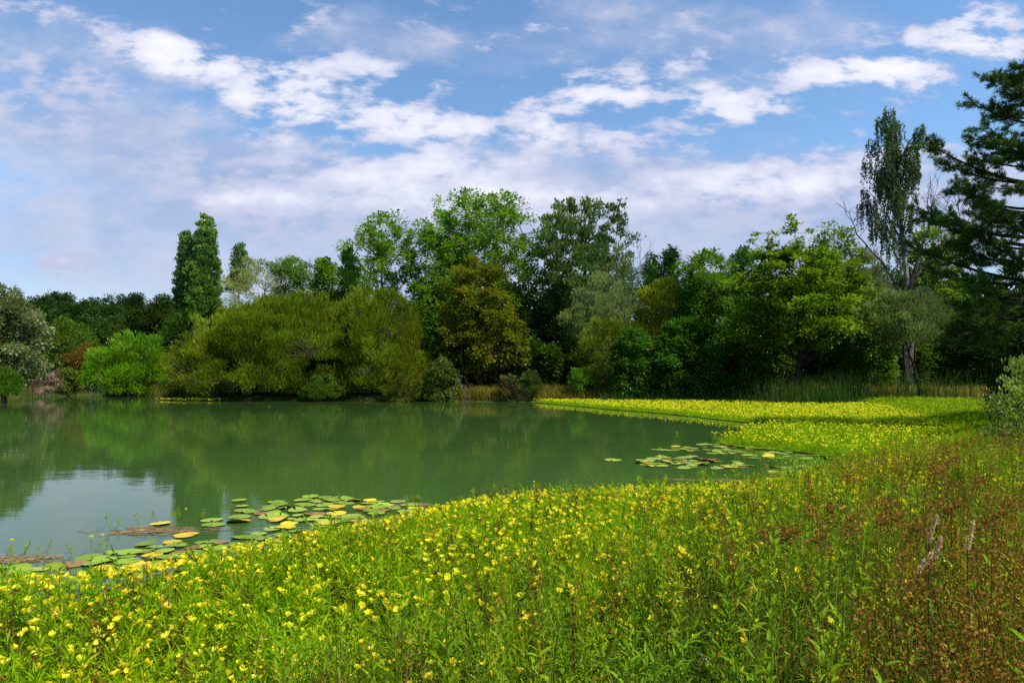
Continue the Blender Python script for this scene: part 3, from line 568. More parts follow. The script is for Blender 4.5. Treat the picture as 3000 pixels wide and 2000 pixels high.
# ------------------------------------------------------------------ grasses, reeds, bank cover
def blades(P, hgt, w, lean, rr, seg=3):
    """curved grass blades, hgt (n), lean (n,2)"""
    n = len(P); th = rr.random(n)*6.28; S = np.stack([np.cos(th), np.sin(th), np.zeros(n)], 1); w = np.broadcast_to(w, (n,))
    Q = []; prev = None
    for i in range(seg+1):
        t = i/seg; c = P+np.stack([lean[:, 0]*t*t, lean[:, 1]*t*t, hgt*(t-.28*t*t*np.clip(np.hypot(lean[:, 0], lean[:, 1])/np.maximum(hgt, .01), 0, 1.2))], 1)
        ww = (w*(1-t)**.6*.5 if i < seg else w*.04)[:, None]; a, b2 = c-S*ww, c+S*ww
        if prev is not None: Q.append(np.stack([prev[0], prev[1], b2, a], 1))
        prev = (a, b2)
    return np.stack(Q, 1).reshape(-1, 4, 3), seg
def scatter(n, x0, x1, y0, y1, rr, ydens=0.0):
    u = rr.random(n); y = y0*(y1/y0)**u if ydens else y0+(y1-y0)*u
    return rr.uniform(x0, x1, n), y
def inframe(x, y, m=.10): return (np.abs(x) < y*(.75+m)+.25)
rr = np.random.default_rng(21)
def onbank(x, y): return ~inpoly(x, y, SHORE)
# dry grass on the far bank
def grassfield(name, px0, px1, Y0, Y1, n, h0, h1, w, cols, c3=None, tr=.35, test=None, lean=.25, rr=rr, seg=3, zoff=None, gl=.03):
    y = rr.uniform(Y0, Y1, n); x = X(rr.uniform(px0, px1, n), y)
    if test is not None: k = test(x, y); x, y = x[k], y[k]
    z = gz(x, y)
    if zoff is not None: z = np.maximum(z, zoff)
    n = len(x); h = rr.uniform(h0, h1, n)*(1+.25*fn(x, y, .8, 5)); ln = rr.normal(size=(n, 2))*h[:, None]*lean
    Q, s = blades(np.stack([x, y, z-.02], 1), h, w, ln, rr, seg); pr = np.clip(rr.random(n)*.6+.4*(fn(x, y, .5, 9)*.5+.5), 0, 1)
    return tag(mesh(name, Q, leafmat(cols[0], cols[1], tr, gl, c3), None, np.repeat(pr, s)), kind='stuff')
grassfield('dry_grass', 1230, 1830, 59.5, 67, 16000, .5, 1.1, .05, ((.10, .10, .014), (.24, .185, .03)), (.10, .17, .02), test=onbank, lean=.35)
grassfield('meadow_grass', 2380, 3050, 57.5, 68, 16000, .5, 1.1, .05, ((.24, .20, .03), (.52, .38, .08)), (.09, .15, .02), test=onbank)
grassfield('shore_grass', -60, 640, 64, 90, 26000, .5, 1.3, .05, ((.05, .08, .01), (.14, .16, .02)), (.25, .22, .05), test=onbank)
# reed bed
grassfield('reeds', 2140, 2960, 50.5, 57.5, 9000, .8, 2.7, .045, ((.02, .055, .008), (.06, .125, .02)), (.17, .15, .05), lean=.22, zoff=-.05, seg=4, test=lambda x, y: (rr.random(len(x)) < sstep(0, 1, (X(2960, y)-x)/X(3100, y)*6)*sstep(0, 1, (x-X(2140, y))/6)*np.clip(.55+.9*fn(x, y, .55, 7), .08, 1)*(1-.8*sstep(X(2450, y), X(2560, y), x))))
grassfield('reeds', 1760, 2200, 56.5, 59, 900, .5, 1.3, .035, ((.018, .065, .012), (.05, .13, .02)), None, lean=.2, zoff=-.05)

# ------------------------------------------------------------------ floating water primrose
def shoot(h, nleaf, L, W, rr, lo=.25, bend=.12):
    bx, by = rr.normal(size=2)*bend*h; st = np.array([[0, 0, 0], [bx*.35, by*.35, h*.5], [bx, by, h]])
    t = np.sort(rr.uniform(lo, 1, nleaf)); a = np.arange(nleaf)*2.4+rr.random()*6; el = np.interp(t, [lo, .8, 1], [.05, .55, 1.15])+rr.normal(size=nleaf)*.18
    P = np.stack([bx*t*t, by*t*t, h*t], 1); D = np.stack([np.cos(a)*np.cos(el), np.sin(a)*np.cos(el), np.sin(el)], 1)
    Nn = np.stack([-np.cos(a)*np.sin(el), -np.sin(a)*np.sin(el), np.cos(el)], 1)+rr.normal(size=(nleaf, 3))*.2
    Q = leaves(P, D, Nn, L*rr.uniform(.65, 1.15, nleaf), W, .25); s = tubes2([st[0]], [st[1]], [st[2]], .0028, .0016, 3)
    return np.concatenate([Q, s]), np.concatenate([rr.random(nleaf), np.full(len(s), .35)])
NEAR_EDGE = [G(*p) for p in [(-500, 1740), (0, 1722), (250, 1712), (450, 1690), (560, 1655), (700, 1625), (860, 1600), (1010, 1570), (1130, 1535), (1270, 1505), (1420, 1480), (1700, 1462), (2000, 1450), (2200, 1432), (2330, 1408), (2450, 1388)]]
NEAR_MAT = NEAR_EDGE+[(12, 18), (11, 12), (5, 5), (2, 2.2), (-6, 2.2)]
BACK_MAT = [G(*p) for p in [(1572, 1179), (1640, 1185), (1780, 1199), (1900, 1208), (2020, 1219), (2130, 1232), (2225, 1243), (2290, 1246), (2240, 1254), (2190, 1262), (2170, 1276), (2115, 1287), (2105, 1300), (2170, 1312), (2300, 1322), (2390, 1330), (2440, 1345), (2470, 1366), (2480, 1390)]]+[(9.5, 15.5), (13, 18), (18, 24), (25, 34), (34, 50), (26, 57.6), (14, 58.6), (2, 60.2)]
BACK_MAT[0] = (2.1, 59)
# distance to the right of the primrose: where the dry bank flora takes over
DRY = [(-1.9, 2.2), (-1.4, 4.2), (.3, 6.2), (1.7, 8.2), (3.7, 10.2), (6.2, 12.8), (9.0, 16), (18, 22), (34, 32), (60, 48)]
def dry(x, y):
    d = pdist(x, y, DRY, False); xe = np.interp(y, [p[1] for p in DRY], [p[0] for p in DRY]); return np.where(x > xe, d, -d)
T_near = [shoot(rr.uniform(.28, .42), 26, .074, .0108, rr) for _ in range(10)]
T_mid = [shoot(rr.uniform(.22, .34), 15, .10, .02, rr, .35) for _ in range(6)]
T_far = [shoot(rr.uniform(.20, .30), 10, .17, .04, rr, .45) for _ in range(5)]
PRIM = ((.11, .25, .004), (.29, .47, .006)); PM = leafmat(PRIM[0], PRIM[1], .42, .03, (.42, .38, .01), .22, 1.3)
def ragged(x, y, poly):
    a = np.interp(y, [6, 14, 30, 60], [.10, .22, .3, .35]); return inpoly(x+rr.normal(size=len(x))*a*.5+a*fn(x, y, 3.1, 17), y+rr.normal(size=len(x))*a+a*1.5*fn(x, y, 2.3, 18), poly)
def edge(x, y, poly):
    lo = .32 if poly is NEAR_MAT else .7
    return lo+(1-lo)*sstep(0, 1.3 if poly is NEAR_MAT else .35, pdist(x, y, poly, True))
def cover(poly, n, x0, x1, y0, y1, T, thin, tilt, scl):
    x, y = scatter(n, x0, x1, y0, y1, rr); k = ragged(x, y, poly) & inframe(x, y); x, y = x[k], y[k]
    p = thin(x, y); k = rr.random(len(x)) < p; x, y = x[k], y[k]
    e = edge(x, y, poly); lump_ = 1+.22*fn(x, y, 1.7, 31)
    return inst(T, np.stack([x, y, np.maximum(gz(x, y), -.02)*.7], 1), None, tilt, scl*e*lump_*rr.uniform(.6, 1.3, len(x)))
patch = lambda x, y: np.clip(.78+.95*fn(x, y, 1.7, 41), .06, 1)
Q1, r1 = cover(NEAR_MAT, 19000, -9, 9, 2.4, 8.5, T_near, lambda x, y: patch(x, y)*np.interp(dry(x, y), [-.5, 1.2, 3], [1, .5, .15]), .34, 1.0)
Q2, r2 = cover(NEAR_MAT, 17000, -9, 12, 8.5, 18, T_near[:6], lambda x, y: patch(x, y)*np.interp(dry(x, y), [0, 2, 4], [1, .4, .15]), .22, 1.0)
tag(mesh('water_primrose', np.concatenate([Q1, Q2]), PM, None, np.concatenate([r1, r2])), kind='stuff')
Q1, r1 = cover(BACK_MAT, 30000, 2, 22, 14, 32, T_mid, lambda x, y: np.interp(dry(x, y), [0, 2.5, 6], [1, .6, .3]), .2, .8)
Q2, r2 = cover(BACK_MAT, 26000, 1, 34, 32, 60.5, T_far, lambda x, y: 1+0*x, .2, .8)
tag(mesh('far_water_primrose', np.concatenate([Q1, Q2]), PM, None, np.concatenate([r1, r2])), kind='stuff')
# small strip of bloom at the far left shore
ST = [G(*p) for p in [(495, 1172), (560, 1169), (650, 1169), (650, 1176), (560, 1176)]]
# thin floating litter sheet under the mats
def sheet(name, poly, z, mat, sub=6):
    pts = []
    for i in range(len(poly)):
        a, b2 = np.array(poly[i]), np.array(poly[(i+1) % len(poly)])
        for k in range(sub): q = a+(b2-a)*k/sub; pts.append((q[0]+rr.normal()*.06, q[1]+rr.normal()*.10, z))
    o = mesh_vf(name, pts, [list(range(len(pts)))], mat, smooth=False); tag(o, kind='stuff'); return o
LIT = leafmat((.10, .17, .006), (.15, .24, .008), .0, .0, None, .5, 2.5)
sheet('floating_stems', NEAR_MAT[3:], .012, LIT); sheet('floating_stems', BACK_MAT, .03, LIT)

# ------------------------------------------------------------------ flowers
def flower_t(op, rr, hgt=.034, rad=.027):
    Q = []
    for k in range(5):
        a = k*1.2566+rr.normal()*.12; o = op*rr.uniform(.8, 1.2); c, s = math.cos(a), math.sin(a)
        def p(r, t, z): return (r*c-t*s, r*s+t*c, z)
        w = rad*.72; r1_, r2_ = rad*.5*o, rad*o*1.05; z1_, z2_ = hgt*.55, hgt*rr.uniform(.85, 1.1)
        b = p(0, 0, 0); mL, mR, mC = p(r1_, -w*.7, z1_), p(r1_, w*.7, z1_), p(r1_*1.15, 0, z1_*.92); tL, tR, tC = p(r2_, -w*.85, z2_), p(r2_, w*.85, z2_), p(r2_*1.12, 0, z2_*.95)
        Q += [(b, mR, mC, mL), (mL, mC, tC, tL), (mC, mR, tR, tC)]
    return np.array(Q)
def far_flower(rr):
    Q = []
    for k in range(3):
        a = k*2.094+rr.random(); c, s = math.cos(a), math.sin(a); w = .025; r_ = .028
        Q.append([(0, 0, 0), (r_*c+w*s, r_*s-w*c, .036), (r_*1.2*c, r_*1.2*s, .040), (r_*c-w*s, r_*s+w*c, .036)])
    return np.array(Q)
FM = leafmat((.84, .75, .015), (.90, .82, .05), .4, .02, (.9, .82, .10), .06, 1.0, 'petal'); STEM = leafmat((.08, .16, .01), (.12, .22, .02), .2, .03, None, .2, 1, 'stem')
FT = [flower_t(op, rr) for op in (.4, .5, .6, .7, .8, 1.0)]
protos = []
# positions of near flowers
def flowers_near():
    x, y = scatter(26000, -9, 12, 2.9, 18, rr); k = inpoly(x, y, NEAR_MAT) & (np.abs(x) < y*.74+.1); x, y = x[k], y[k]
    px = 1500+F*x/y; d = dry(x, y)
    p = np.interp(d, [-1.4, -.4, 1.0, 2.6], [1.0, .85, .45, .06])*np.clip(.85+.5*fn(x, y, 1.5, 55)+.6*fn(x, y, 6, 56), .08, 1.6)*np.interp(y, [3, 4.5, 7, 9, 12, 18], [.6, .95, .95, 1.2, 1.2, .8])
    k = rr.random(len(x)) < p; x, y = x[k], y[k]
    z = np.maximum(gz(x, y), -.02)*.7+rr.uniform(.30, .42, len(x))*edge(x, y, NEAR_MAT); return np.stack([x, y, z], 1)
FP = flowers_near(); FP = FP[np.argsort(FP[:, 1])]
print('near flowers', len(FP))
stem_me = mesh('stem', tubes2([(0, 0, -.12)], [(.004, .003, -.06)], [(0, 0, 0)], .0022, .0018, 3), STEM).data
bpy.data.objects.remove(bpy.data.objects['stem'])
petal_me = []
for q in FT:
    o = mesh('petals', q, FM); petal_me.append(o.data); bpy.data.objects.remove(o)
for i, p in enumerate(FP[:300]):
    near = i < 110; j = i*7 % len(FT) if 0 else int(rr.integers(len(FT))); s = rr.uniform(.62, 1.0)
    rot = (rr.normal()*.35, rr.normal()*.35, rr.random()*6.28)
    jj = j; pxx = 1500+F*p[0]/p[1]; pyy = HY+F*(H-p[2])/p[1]
    hz_ = ('near left edge', 'left of middle', 'in the middle', 'right of middle')[int(np.clip(pxx//420, 0, 3))]; vt_ = 'large yellow cup flower low in near mat' if pyy > 1820 else 'yellow cup flower halfway up near mat' if pyy > 1670 else 'small yellow cup flower high in near mat' if pyy > 1560 else 'tiny yellow cup flower on the near mat rim'
    vt_ = vt_.replace('cup', ('closed', 'closed', 'cup', 'cup', 'open', 'open')[jj]); lab = vt_+', '+hz_; grp = vt_.replace('flower', 'flowers')+' '+hz_
    if near:
        e = empty('yellow_flower', p, lab, 'flower', grp); e.rotation_euler = rot; e.scale = (s,)*3
        for nm, me in (('petals', petal_me[j]), ('stem', stem_me)):
            o = bpy.data.objects.new(nm, me); col.objects.link(o); o.parent = e
    else:
        o = bpy.data.objects.new('yellow_flower', petal_me[j]); col.objects.link(o); o.location = p; o.rotation_euler = rot; o.scale = (s,)*3
        tag(o, lab, 'flower', grp)
FT2 = [(q, np.full(len(q), .5)) for q in FT]; Ql = [inst(FT2, FP[300:], None, .3, rr.uniform(.8, 1.15, len(FP[300:])))]
x, y = scatter(40000, 1, 30, 14, 60.5, rr); k = ragged(x, y, BACK_MAT) & inframe(x, y, .02); x, y = x[k], y[k]
d = dry(x, y); k = rr.random(len(x)) < np.interp(y, [14, 22, 30, 60], [.3, .55, .6, .4])*np.interp(d, [-2, 0, 3, 8], [1, .8, .35, .15])*np.clip(1+.5*fn(x, y, .5, 61), .25, 1); x, y = x[k], y[k]
P = np.stack([x, y, rr.uniform(.20, .32, len(x))], 1); FF = [(far_flower(rr), np.full(3, .5)) for _ in range(4)]
Ql.append(inst(FF, P, None, .3, np.interp(y, [14, 25, 60], [.85, 1.05, 1.5])*rr.uniform(.7, 1.15, len(x))))
x = rr.uniform(-34, -27, 420); y = rr.uniform(60, 70, 420); k = inpoly(x+fn(x, y, .8, 4)*1.2, y+fn(x, y, .9, 6)*1.2, ST) & (fn(x, y, 1.1, 8) > -.35); k[0] = True; Ql.append(inst(FF, np.stack([x[k], y[k], .1+0*x[k]], 1), None, .3, 2.2))
tag(mesh('flower_carpet', np.concatenate([q for q, r in Ql]), FM, None, np.concatenate([r for q, r in Ql])), kind='stuff')

# ------------------------------------------------------------------ lily pads
def padmat(a, b, name):
    m, nt, out = basemat(name); N = nt.nodes; L = nt.links; tc = N.new('ShaderNodeTexCoord'); no = N.new('ShaderNodeTexNoise'); no.inputs['Scale'].default_value = 9; no.inputs['Detail'].default_value = 4
    L.new(tc.outputs['Object'], no.inputs['Vector']); rp = N.new('ShaderNodeValToRGB'); e = rp.color_ramp.elements; e[0].position = .38; e[0].color = (*a, 1); e[1].position = .66; e[1].color = (*b, 1)
    L.new(no.outputs['Fac'], rp.inputs[0]); p = N.new('ShaderNodeBsdfPrincipled'); p.inputs['Roughness'].default_value = .55
    ln = N.new('ShaderNodeVectorMath'); ln.operation = 'LENGTH'; L.new(tc.outputs['Object'], ln.inputs[0]); n2 = N.new('ShaderNodeTexNoise'); n2.inputs['Scale'].default_value = 3.5; oi = N.new('ShaderNodeObjectInfo')
    av = N.new('ShaderNodeVectorMath'); av.operation = 'ADD'; L.new(tc.outputs['Object'], av.inputs[0]); L.new(oi.outputs['Random'], av.inputs[1]); sv_ = N.new('ShaderNodeVectorMath'); sv_.operation = 'SCALE'; sv_.inputs['Scale'].default_value = 1; L.new(av.outputs[0], sv_.inputs[0]); L.new(sv_.outputs[0], n2.inputs['Vector'])
    ad = N.new('ShaderNodeMath'); ad.operation = 'MULTIPLY_ADD'; L.new(n2.outputs['Fac'], ad.inputs[0]); ad.inputs[1].default_value = .9; L.new(ln.outputs['Value'], ad.inputs[2])
    mr_ = N.new('ShaderNodeMapRange'); L.new(ad.outputs[0], mr_.inputs[0]); mr_.inputs[1].default_value = 1.36; mr_.inputs[2].default_value = 1.5; mr_.inputs[4].default_value = .85
    mxc = N.new('ShaderNodeMix'); mxc.data_type = 'RGBA'; L.new(mr_.outputs[0], mxc.inputs[0]); L.new(rp.outputs[0], mxc.inputs[6]); mxc.inputs[7].default_value = (.30, .20, .03, 1)
    mul = N.new('ShaderNodeMapRange'); L.new(oi.outputs['Random'], mul.inputs[0]); mul.inputs[3].default_value = .7; mul.inputs[4].default_value = 1.2; hv = N.new('ShaderNodeHueSaturation'); L.new(mul.outputs[0], hv.inputs['Value']); L.new(mxc.outputs[2], hv.inputs['Color']); rp = hv; p.inputs['Specular IOR Level'].default_value = .3; L.new(rp.outputs[0], p.inputs['Base Color']); L.new(p.outputs[0], out.inputs[0]); return m
PADM = dict(green=padmat((.15, .26, .012), (.25, .36, .02), 'green_pad'), light=padmat((.22, .32, .03), (.34, .42, .05), 'pale_pad'), yellow=padmat((.55, .48, .02), (.75, .45, .02), 'yellow_pad'), brown=padmat((.16, .09, .02), (.34, .17, .04), 'brown_pad'))
def pad_mesh(curl, rr):
    n = 22; V = [(0, 0, .004)]; g = .16; ph = rr.random(3)*6
    for ring in (.55, 1.0):
        for i in range(n+1):
            a = g+(2*math.pi-2*g)*i/n; r = ring*(1+.05*math.sin(3*a+ph[0])+.025*math.sin(7*a+ph[1]))
            z = .004+(ring**3)*(.01+curl*max(0, math.sin(a+ph[2]))**2)+.006*math.sin(5*a+ph[1])*ring
            V.append((r*math.cos(a), r*math.sin(a), z))
    Fc = [(0, 1+i, 2+i) for i in range(n)]+[(1+i, n+2+i, n+3+i, 2+i) for i in range(n)]; return V, Fc
pads = {}
for k, m in PADM.items():
    for c in range(4):
        V_, F_ = pad_mesh([0, .04, .2, .35][c], rr); o = mesh_vf('lily_pad', V_, F_, m); pads[k, c] = o.data; bpy.data.objects.remove(o)
placed = []
def pad(px, py, s, kind, where, curl=None, label=None):
    x, y = G(px, py); z = .004+(len(placed) % 9)*.0025
    o = bpy.data.objects.new('lily_pad', pads[kind, int(rr.choice([0, 1, 1, 2, 3] if kind != 'light' else [0, 0, 1, 2])) if curl is None else curl]); col.objects.link(o); o.location = (x, y, z); o.scale = (s, s, s); o.rotation_euler = (rr.normal()*.02, rr.normal()*.02, rr.random()*6.28)
    names = dict(green='flat green', light='pale green', yellow='yellow', brown='brown withered'); placed.append((x, y, s))
    tag(o, label or f'{names[kind]} lily pad in the {where}', 'lily pad', None if label else f'lily pads of the {where}'); return o
def raft(poly, n, s0, s1, where, w, gap=.62):
    k = 0; tries = 0; P = np.array(poly); wp = [G(*p) for p in poly]; W_ = np.array(wp)
    while k < n and tries < 9000:
        tries += 1; x = rr.uniform(W_[:, 0].min(), W_[:, 0].max()); y = rr.uniform(W_[:, 1].min(), W_[:, 1].max())
        if not inpoly(np.array([x]), np.array([y]), wp)[0]: continue
        s = rr.uniform(s0, s1)*.86
        if any((x-a)**2+(y-b2)**2 < ((s+c)*gap)**2 for a, b2, c in placed): continue
        if fn(x, y, 1.6, 71) < -.62: continue
        pad(1500+F*x/y, HY+F*H/y, s, str(rr.choice(['green', 'light', 'yellow', 'brown'], p=w)), where); k += 1
    print(where, k)
pad(700, 1527, .17, 'yellow', '', 3, 'bright yellow lily pad with upturned rim, biggest of the near raft'); pad(702, 1514, .17, 'light', '', 0, 'pale green pad touching the bright yellow upturned pad')
pad(620, 1524, .16, 'light', '', 0, 'pale pad left of the upturned yellow pad, the farther of two'); pad(626, 1538, .16, 'green', '', 0, 'green pad left of the upturned yellow pad, the nearer of two')
pad(545, 1569, .16, 'yellow', '', 1, 'lone yellow-green pad at the tip of the near raft'); pad(470, 1535, .14, 'yellow', '', 1, 'yellow pad among the brown floating litter'); pad(700, 1467, .13, 'green', '', 0, 'green pad farthest out on the open water of the near raft')
pad(1795, 1349, .22, 'light', '', 0, 'single pale pad floating alone left of the right hand raft')
raft([(690, 1483), (840, 1470), (880, 1456), (1040, 1455), (1210, 1478), (1270, 1500), (1120, 1540), (1000, 1575), (840, 1605), (700, 1630), (640, 1590), (760, 1560), (850, 1530), (720, 1515)], 95, .11, .185, 'near raft', [.6, .23, .12, .05])
raft([(430, 1595), (520, 1585), (720, 1590), (740, 1620), (600, 1655), (470, 1690), (250, 1712), (0, 1722), (-60, 1700), (0, 1668), (180, 1650), (330, 1618)], 55, .10, .18, 'raft end at left', [.7, .12, .13, .05])
raft([(1920, 1311), (2060, 1301), (2200, 1302), (2330, 1318), (2430, 1336), (2440, 1348), (2330, 1347), (2160, 1340), (2050, 1326), (1900, 1316)], 72, .12, .21, 'farther right raft', [.3, .56, .07, .07])
raft([(1860, 1347), (1930, 1338), (2030, 1336), (2120, 1350), (2230, 1362), (2160, 1374), (1990, 1374), (1900, 1368)], 50, .12, .21, 'nearer right raft', [.3, .56, .07, .07])
raft([(2230, 1382), (2260, 1368), (2400, 1364), (2460, 1374), (2420, 1388), (2310, 1394)], 24, .12, .2, 'small raft beside the grass', [.3, .6, .05, .05])

# little sprigs of primrose and stem litter standing out of the open water
def sprig(px, py, h, n, label, fl=False):
    x, y = G(px, py); root = empty('primrose_sprig', (x, y, 0), label, 'water plant', 'loose sprigs at the edge of the mat'); 
    for i in range(n):
        q, r_ = shoot(h*rr.uniform(.6, 1), 22, .06, .011, rr, .15, .25); o = rr.normal(size=3)*[.09, .09, 0]; mesh('shoot', q+o, PM, root, r_)
    if fl: o = bpy.data.objects.new('flower', petal_me[2]); col.objects.link(o); o.parent = root; o.location = (0, 0, h)
for a in [(345, 1545, .20, 2, 'sprig alone in open water left of the brown litter'), (418, 1530, .15, 2, 'sprig rooted in the left part of the brown litter'), (515, 1525, .17, 4, 'tuft of sprigs right of the yellow pad in the litter'), (545, 1520, .13, 1, 'flowering sprig behind the lone yellow-green pad', True),
          (35, 1628, .17, 2, 'flowering sprig farthest left on the water', True), (112, 1625, .15, 3, 'sprig cluster between two others at the left water edge'), (160, 1622, .17, 2, 'sprig right of the left water edge cluster'), (268, 1625, .2, 2, 'sprig with a flower at the tip of the left raft', True),
          (300, 1615, .18, 1, 'thin flowering sprig above the left raft', True), (1220, 1470, .12, 5, 'low tangle of sprigs behind the orange pads'), (1565, 1440, .17, 3, 'sprigs on a stem sticking into the open water, middle', True), (1940, 1432, .15, 2, 'sprig between middle and right of the near mat edge'), (2065, 1408, .22, 4, 'tallest sprig clump standing before the right hand raft'), (2160, 1400, .12, 2, 'small sprig before the small raft'), (1980, 1272, .12, 3, 'tiny floating sprigs left of the yellow headland')]:
    sprig(*a)
LITM = barkmat((.16, .10, .05), (.36, .24, .13), 'dry_stem', 25)
def litter(name, px, py, w, d, n, label):
    x, y = G(px, py); P = np.stack([rr.normal(size=n)*w*.5, rr.normal(size=n)*d*.5, rr.uniform(.004, .02, n)], 1); a = rr.normal(size=n)*.5; D = np.stack([np.cos(a), np.sin(a), np.zeros(n)], 1)*rr.uniform(.05, .2, n)[:, None]
    o = mesh(name, tubes2(P-D, P+rr.normal(size=P.shape)*[.01, .01, .004], P+D, .004, .003, 3), LITM); o.location = (x, y, 0); tag(o, label, 'floating litter'); return o
litter('stem_litter', 470, 1555, .75, .22, 130, 'brown raft of dead floating stems around the yellow pad'); litter('stem_litter', 20, 1640, .5, .15, 120, 'brown floating stems at the left edge of the water')
litter('stem_litter', 1215, 1480, .3, .12, 60, 'brown stems floating behind the orange pads'); litter('stem_litter', 1590, 1452, .5, .15, 80, 'dead stems floating at the middle of the near mat edge'); litter('stem_litter', 2065, 1407, .9, .12, 80, 'thin brown stems floating before the right hand raft'); litter('stem_litter', 1850, 1440, .6, .12, 60, 'thin dead stems along the grass right of the middle')

# ------------------------------------------------------------------ dry bank flora on the near right
def herb(h, n, L, W, rr, droop=.0):
    """upright stem with pairs of lance-shaped leaves"""
    bx, by = rr.normal(size=2)*.08*h; P, D, Nn, S = [], [], [], []
    for i in range(n):
        t = .18+.8*i/n; a0 = i*1.57+rr.normal()*.2; sz = (1.05-abs(t-.5)*.9)
        for s in (0, math.pi):
            a = a0+s; el = .45-droop+rr.normal()*.2+t*.3; P.append((bx*t*t, by*t*t, h*t)); D.append((math.cos(a)*math.cos(el), math.sin(a)*math.cos(el), math.sin(el))); Nn.append((-math.cos(a)*math.sin(el), -math.sin(a)*math.sin(el), math.cos(el))); S.append(sz)
    P, D, Nn, S = map(np.array, (P, D, Nn, S)); L_, W_ = L*S*rr.uniform(.8, 1.2, len(S)), W*S
    D = nrm(D); Sd = nrm(np.cross(D, Nn)); U = np.cross(Sd, D); l = L_[:, None]; w = W_[:, None]
    a1 = P+D*l*.3+U*l*.04; a2 = P+D*l*.68+U*l*.0; tip = P+D*l-U*l*.15
    q1 = np.stack([P, a1+Sd*w*.5, a1+U*(-w*.12), a1-Sd*w*.5], 1); q2 = np.stack([a1+Sd*w*.5, a2+Sd*w*.38, a2-U*w*.1, a1-U*w*.12], 1); q3 = np.stack([a1-U*w*.12, a2-U*w*.1, a2-Sd*w*.38, a1-Sd*w*.5], 1); q4 = np.stack([a2+Sd*w*.38, tip, a2-Sd*w*.38, a2-U*w*.1], 1)
    Q = np.concatenate([q1, q2, q3, q4]); st = tubes2([(0, 0, -.03)], [(bx*.35, by*.35, h*.5)], [(bx, by, h)], .004, .002, 4)
    return np.concatenate([Q, st]), np.concatenate([np.tile(rr.random(len(S)), 4), np.full(len(st), .2)])
rr = np.random.default_rng(91)
def drypts(n, y0, y1, fdens, x0=-3, x1=16):
    x, y = scatter(n, x0, x1, y0, y1, rr, 1.0); k = inframe(x, y) & (rr.random(n) < fdens(x, y)); x, y = x[k], y[k]; return np.stack([x, y, np.maximum(gz(x, y), 0)-.02], 1)
dd = lambda a, b, lo=0., hi=1.: (lambda x, y: np.interp(dry(x, y), [a, b], [lo, hi])*(dry(x, y) > a-.8)*(pdist(x, y, NEAR_EDGE, False) > .8))
# green and straw grass
P = drypts(44000, 2.3, 22, dd(-.9, .8, .05, .9)); n = len(P); h = rr.uniform(.25, .75, n)*(1+.25*fn(P[:, 0], P[:, 1], 1.3, 14)); ln = rr.normal(size=(n, 2))*h[:, None]*.38
Q, s = blades(P, h, rr.uniform(.004, .009, n), ln, rr, 4); pr = np.clip(rr.random(n)*.7+.3*(fn(P[:, 0], P[:, 1], 1.1, 15)*.5+.5), 0, 1)
tag(mesh('tall_grass', Q, leafmat((.04, .085, .006), (.20, .29, .012), .4, .02, (.52, .36, .09), .3, 1.2), None, np.repeat(pr, s)), kind='stuff')
# a patch of soft fresh grass at the water edge
P = drypts(30000, 9.5, 17, lambda x, y: ((1500+F*x/y) > 1850)*((1500+F*x/y) < 2420)*np.exp(-(dry(x, y)/1.4)**2)*.8); n = len(P); h = rr.uniform(.3, .55, n)
Q, s = blades(P, h, .006, rr.normal(size=(n, 2))*h[:, None]*.2-np.array([.05, 0]), rr, 3); tag(mesh('fresh_grass', Q, leafmat((.08, .26, .008), (.18, .42, .012), .42, .02), None, np.repeat(rr.random(n), s)), kind='stuff')
# leafy herbs
HT = [herb(rr.uniform(.4, .75), int(rr.integers(7, 12)), .10, .024, rr) for _ in range(8)]
P = drypts(4300, 2.5, 20, dd(-.6, 1.2, .03, .75)); Q, r_ = inst(HT, P, None, .12, rr.uniform(.7, 1.15, len(P)))
tag(mesh('leafy_herbs', Q, leafmat((.09, .19, .008), (.22, .36, .012), .42, .03, (.42, .38, .02), .25, 1.5), None, r_), kind='stuff')
# small orange-yellow blossoms on the herbs
def blossom(rr, c=10, s=.035):
    p = rr.normal(size=(c, 3))*s; return leaves(p, rr.normal(size=(c, 3)), rr.normal(size=(c, 3)), .018, .014, .2), rr.random(c)
BT = [blossom(rr) for _ in range(5)]; P = drypts(4200, 3, 15, lambda x, y: np.interp(dry(x, y), [-4, -1, 1], [.12, .3, .3])*(pdist(x, y, NEAR_EDGE, False) > .9)*(inpoly(x, y, NEAR_MAT) | (dry(x, y) > .3)), -6); P[:, 2] += rr.uniform(.25, .6, len(P)); Q, r_ = inst(BT, P, None, .3, rr.uniform(.6, 1.1, len(P)))
tag(mesh('herb_blossom', Q, leafmat((.55, .33, .01), (.8, .6, .02), .3, .0, None, .1, 1), None, r_), kind='stuff')
# sedge and dock seed heads, rusty brown
def seedhead(rr, h, c=34, s=.045):
    t = rr.random(c); p = np.stack([rr.normal(size=c)*s*.55, rr.normal(size=c)*s*.55, h-.09*t*1.6+rr.normal(size=c)*.02], 1); q = leaves(p, rr.normal(size=(c, 3))+[0, 0, .6], rr.normal(size=(c, 3)), .019, .011, .1)
    st = tubes2([(0, 0, 0)], [(rr.normal()*.02, 0, h*.5)], [(0, 0, h)], .0028, .0018, 3); return np.concatenate([q, st]), np.concatenate([rr.random(c), np.full(len(st), .1)])
SD = [seedhead(rr, rr.uniform(.45, .75)) for _ in range(8)]
def rust(x, y):
    px = 1500+F*x/y; d = dry(x, y); a = np.exp(-((px-2900)/330)**2)*np.interp(y, [2.5, 4.6, 6], [1, 1, .25])*1.0; b = np.exp(-((px-2650)/260)**2-((y-9.5)/2.2)**2)*.35; return np.clip((a*.9+b+.03)*(d > .2), 0, 1)
P = drypts(16000, 2.4, 14, rust); Q, r_ = inst(SD, P, None, .14, rr.uniform(.7, 1.1, len(P)))
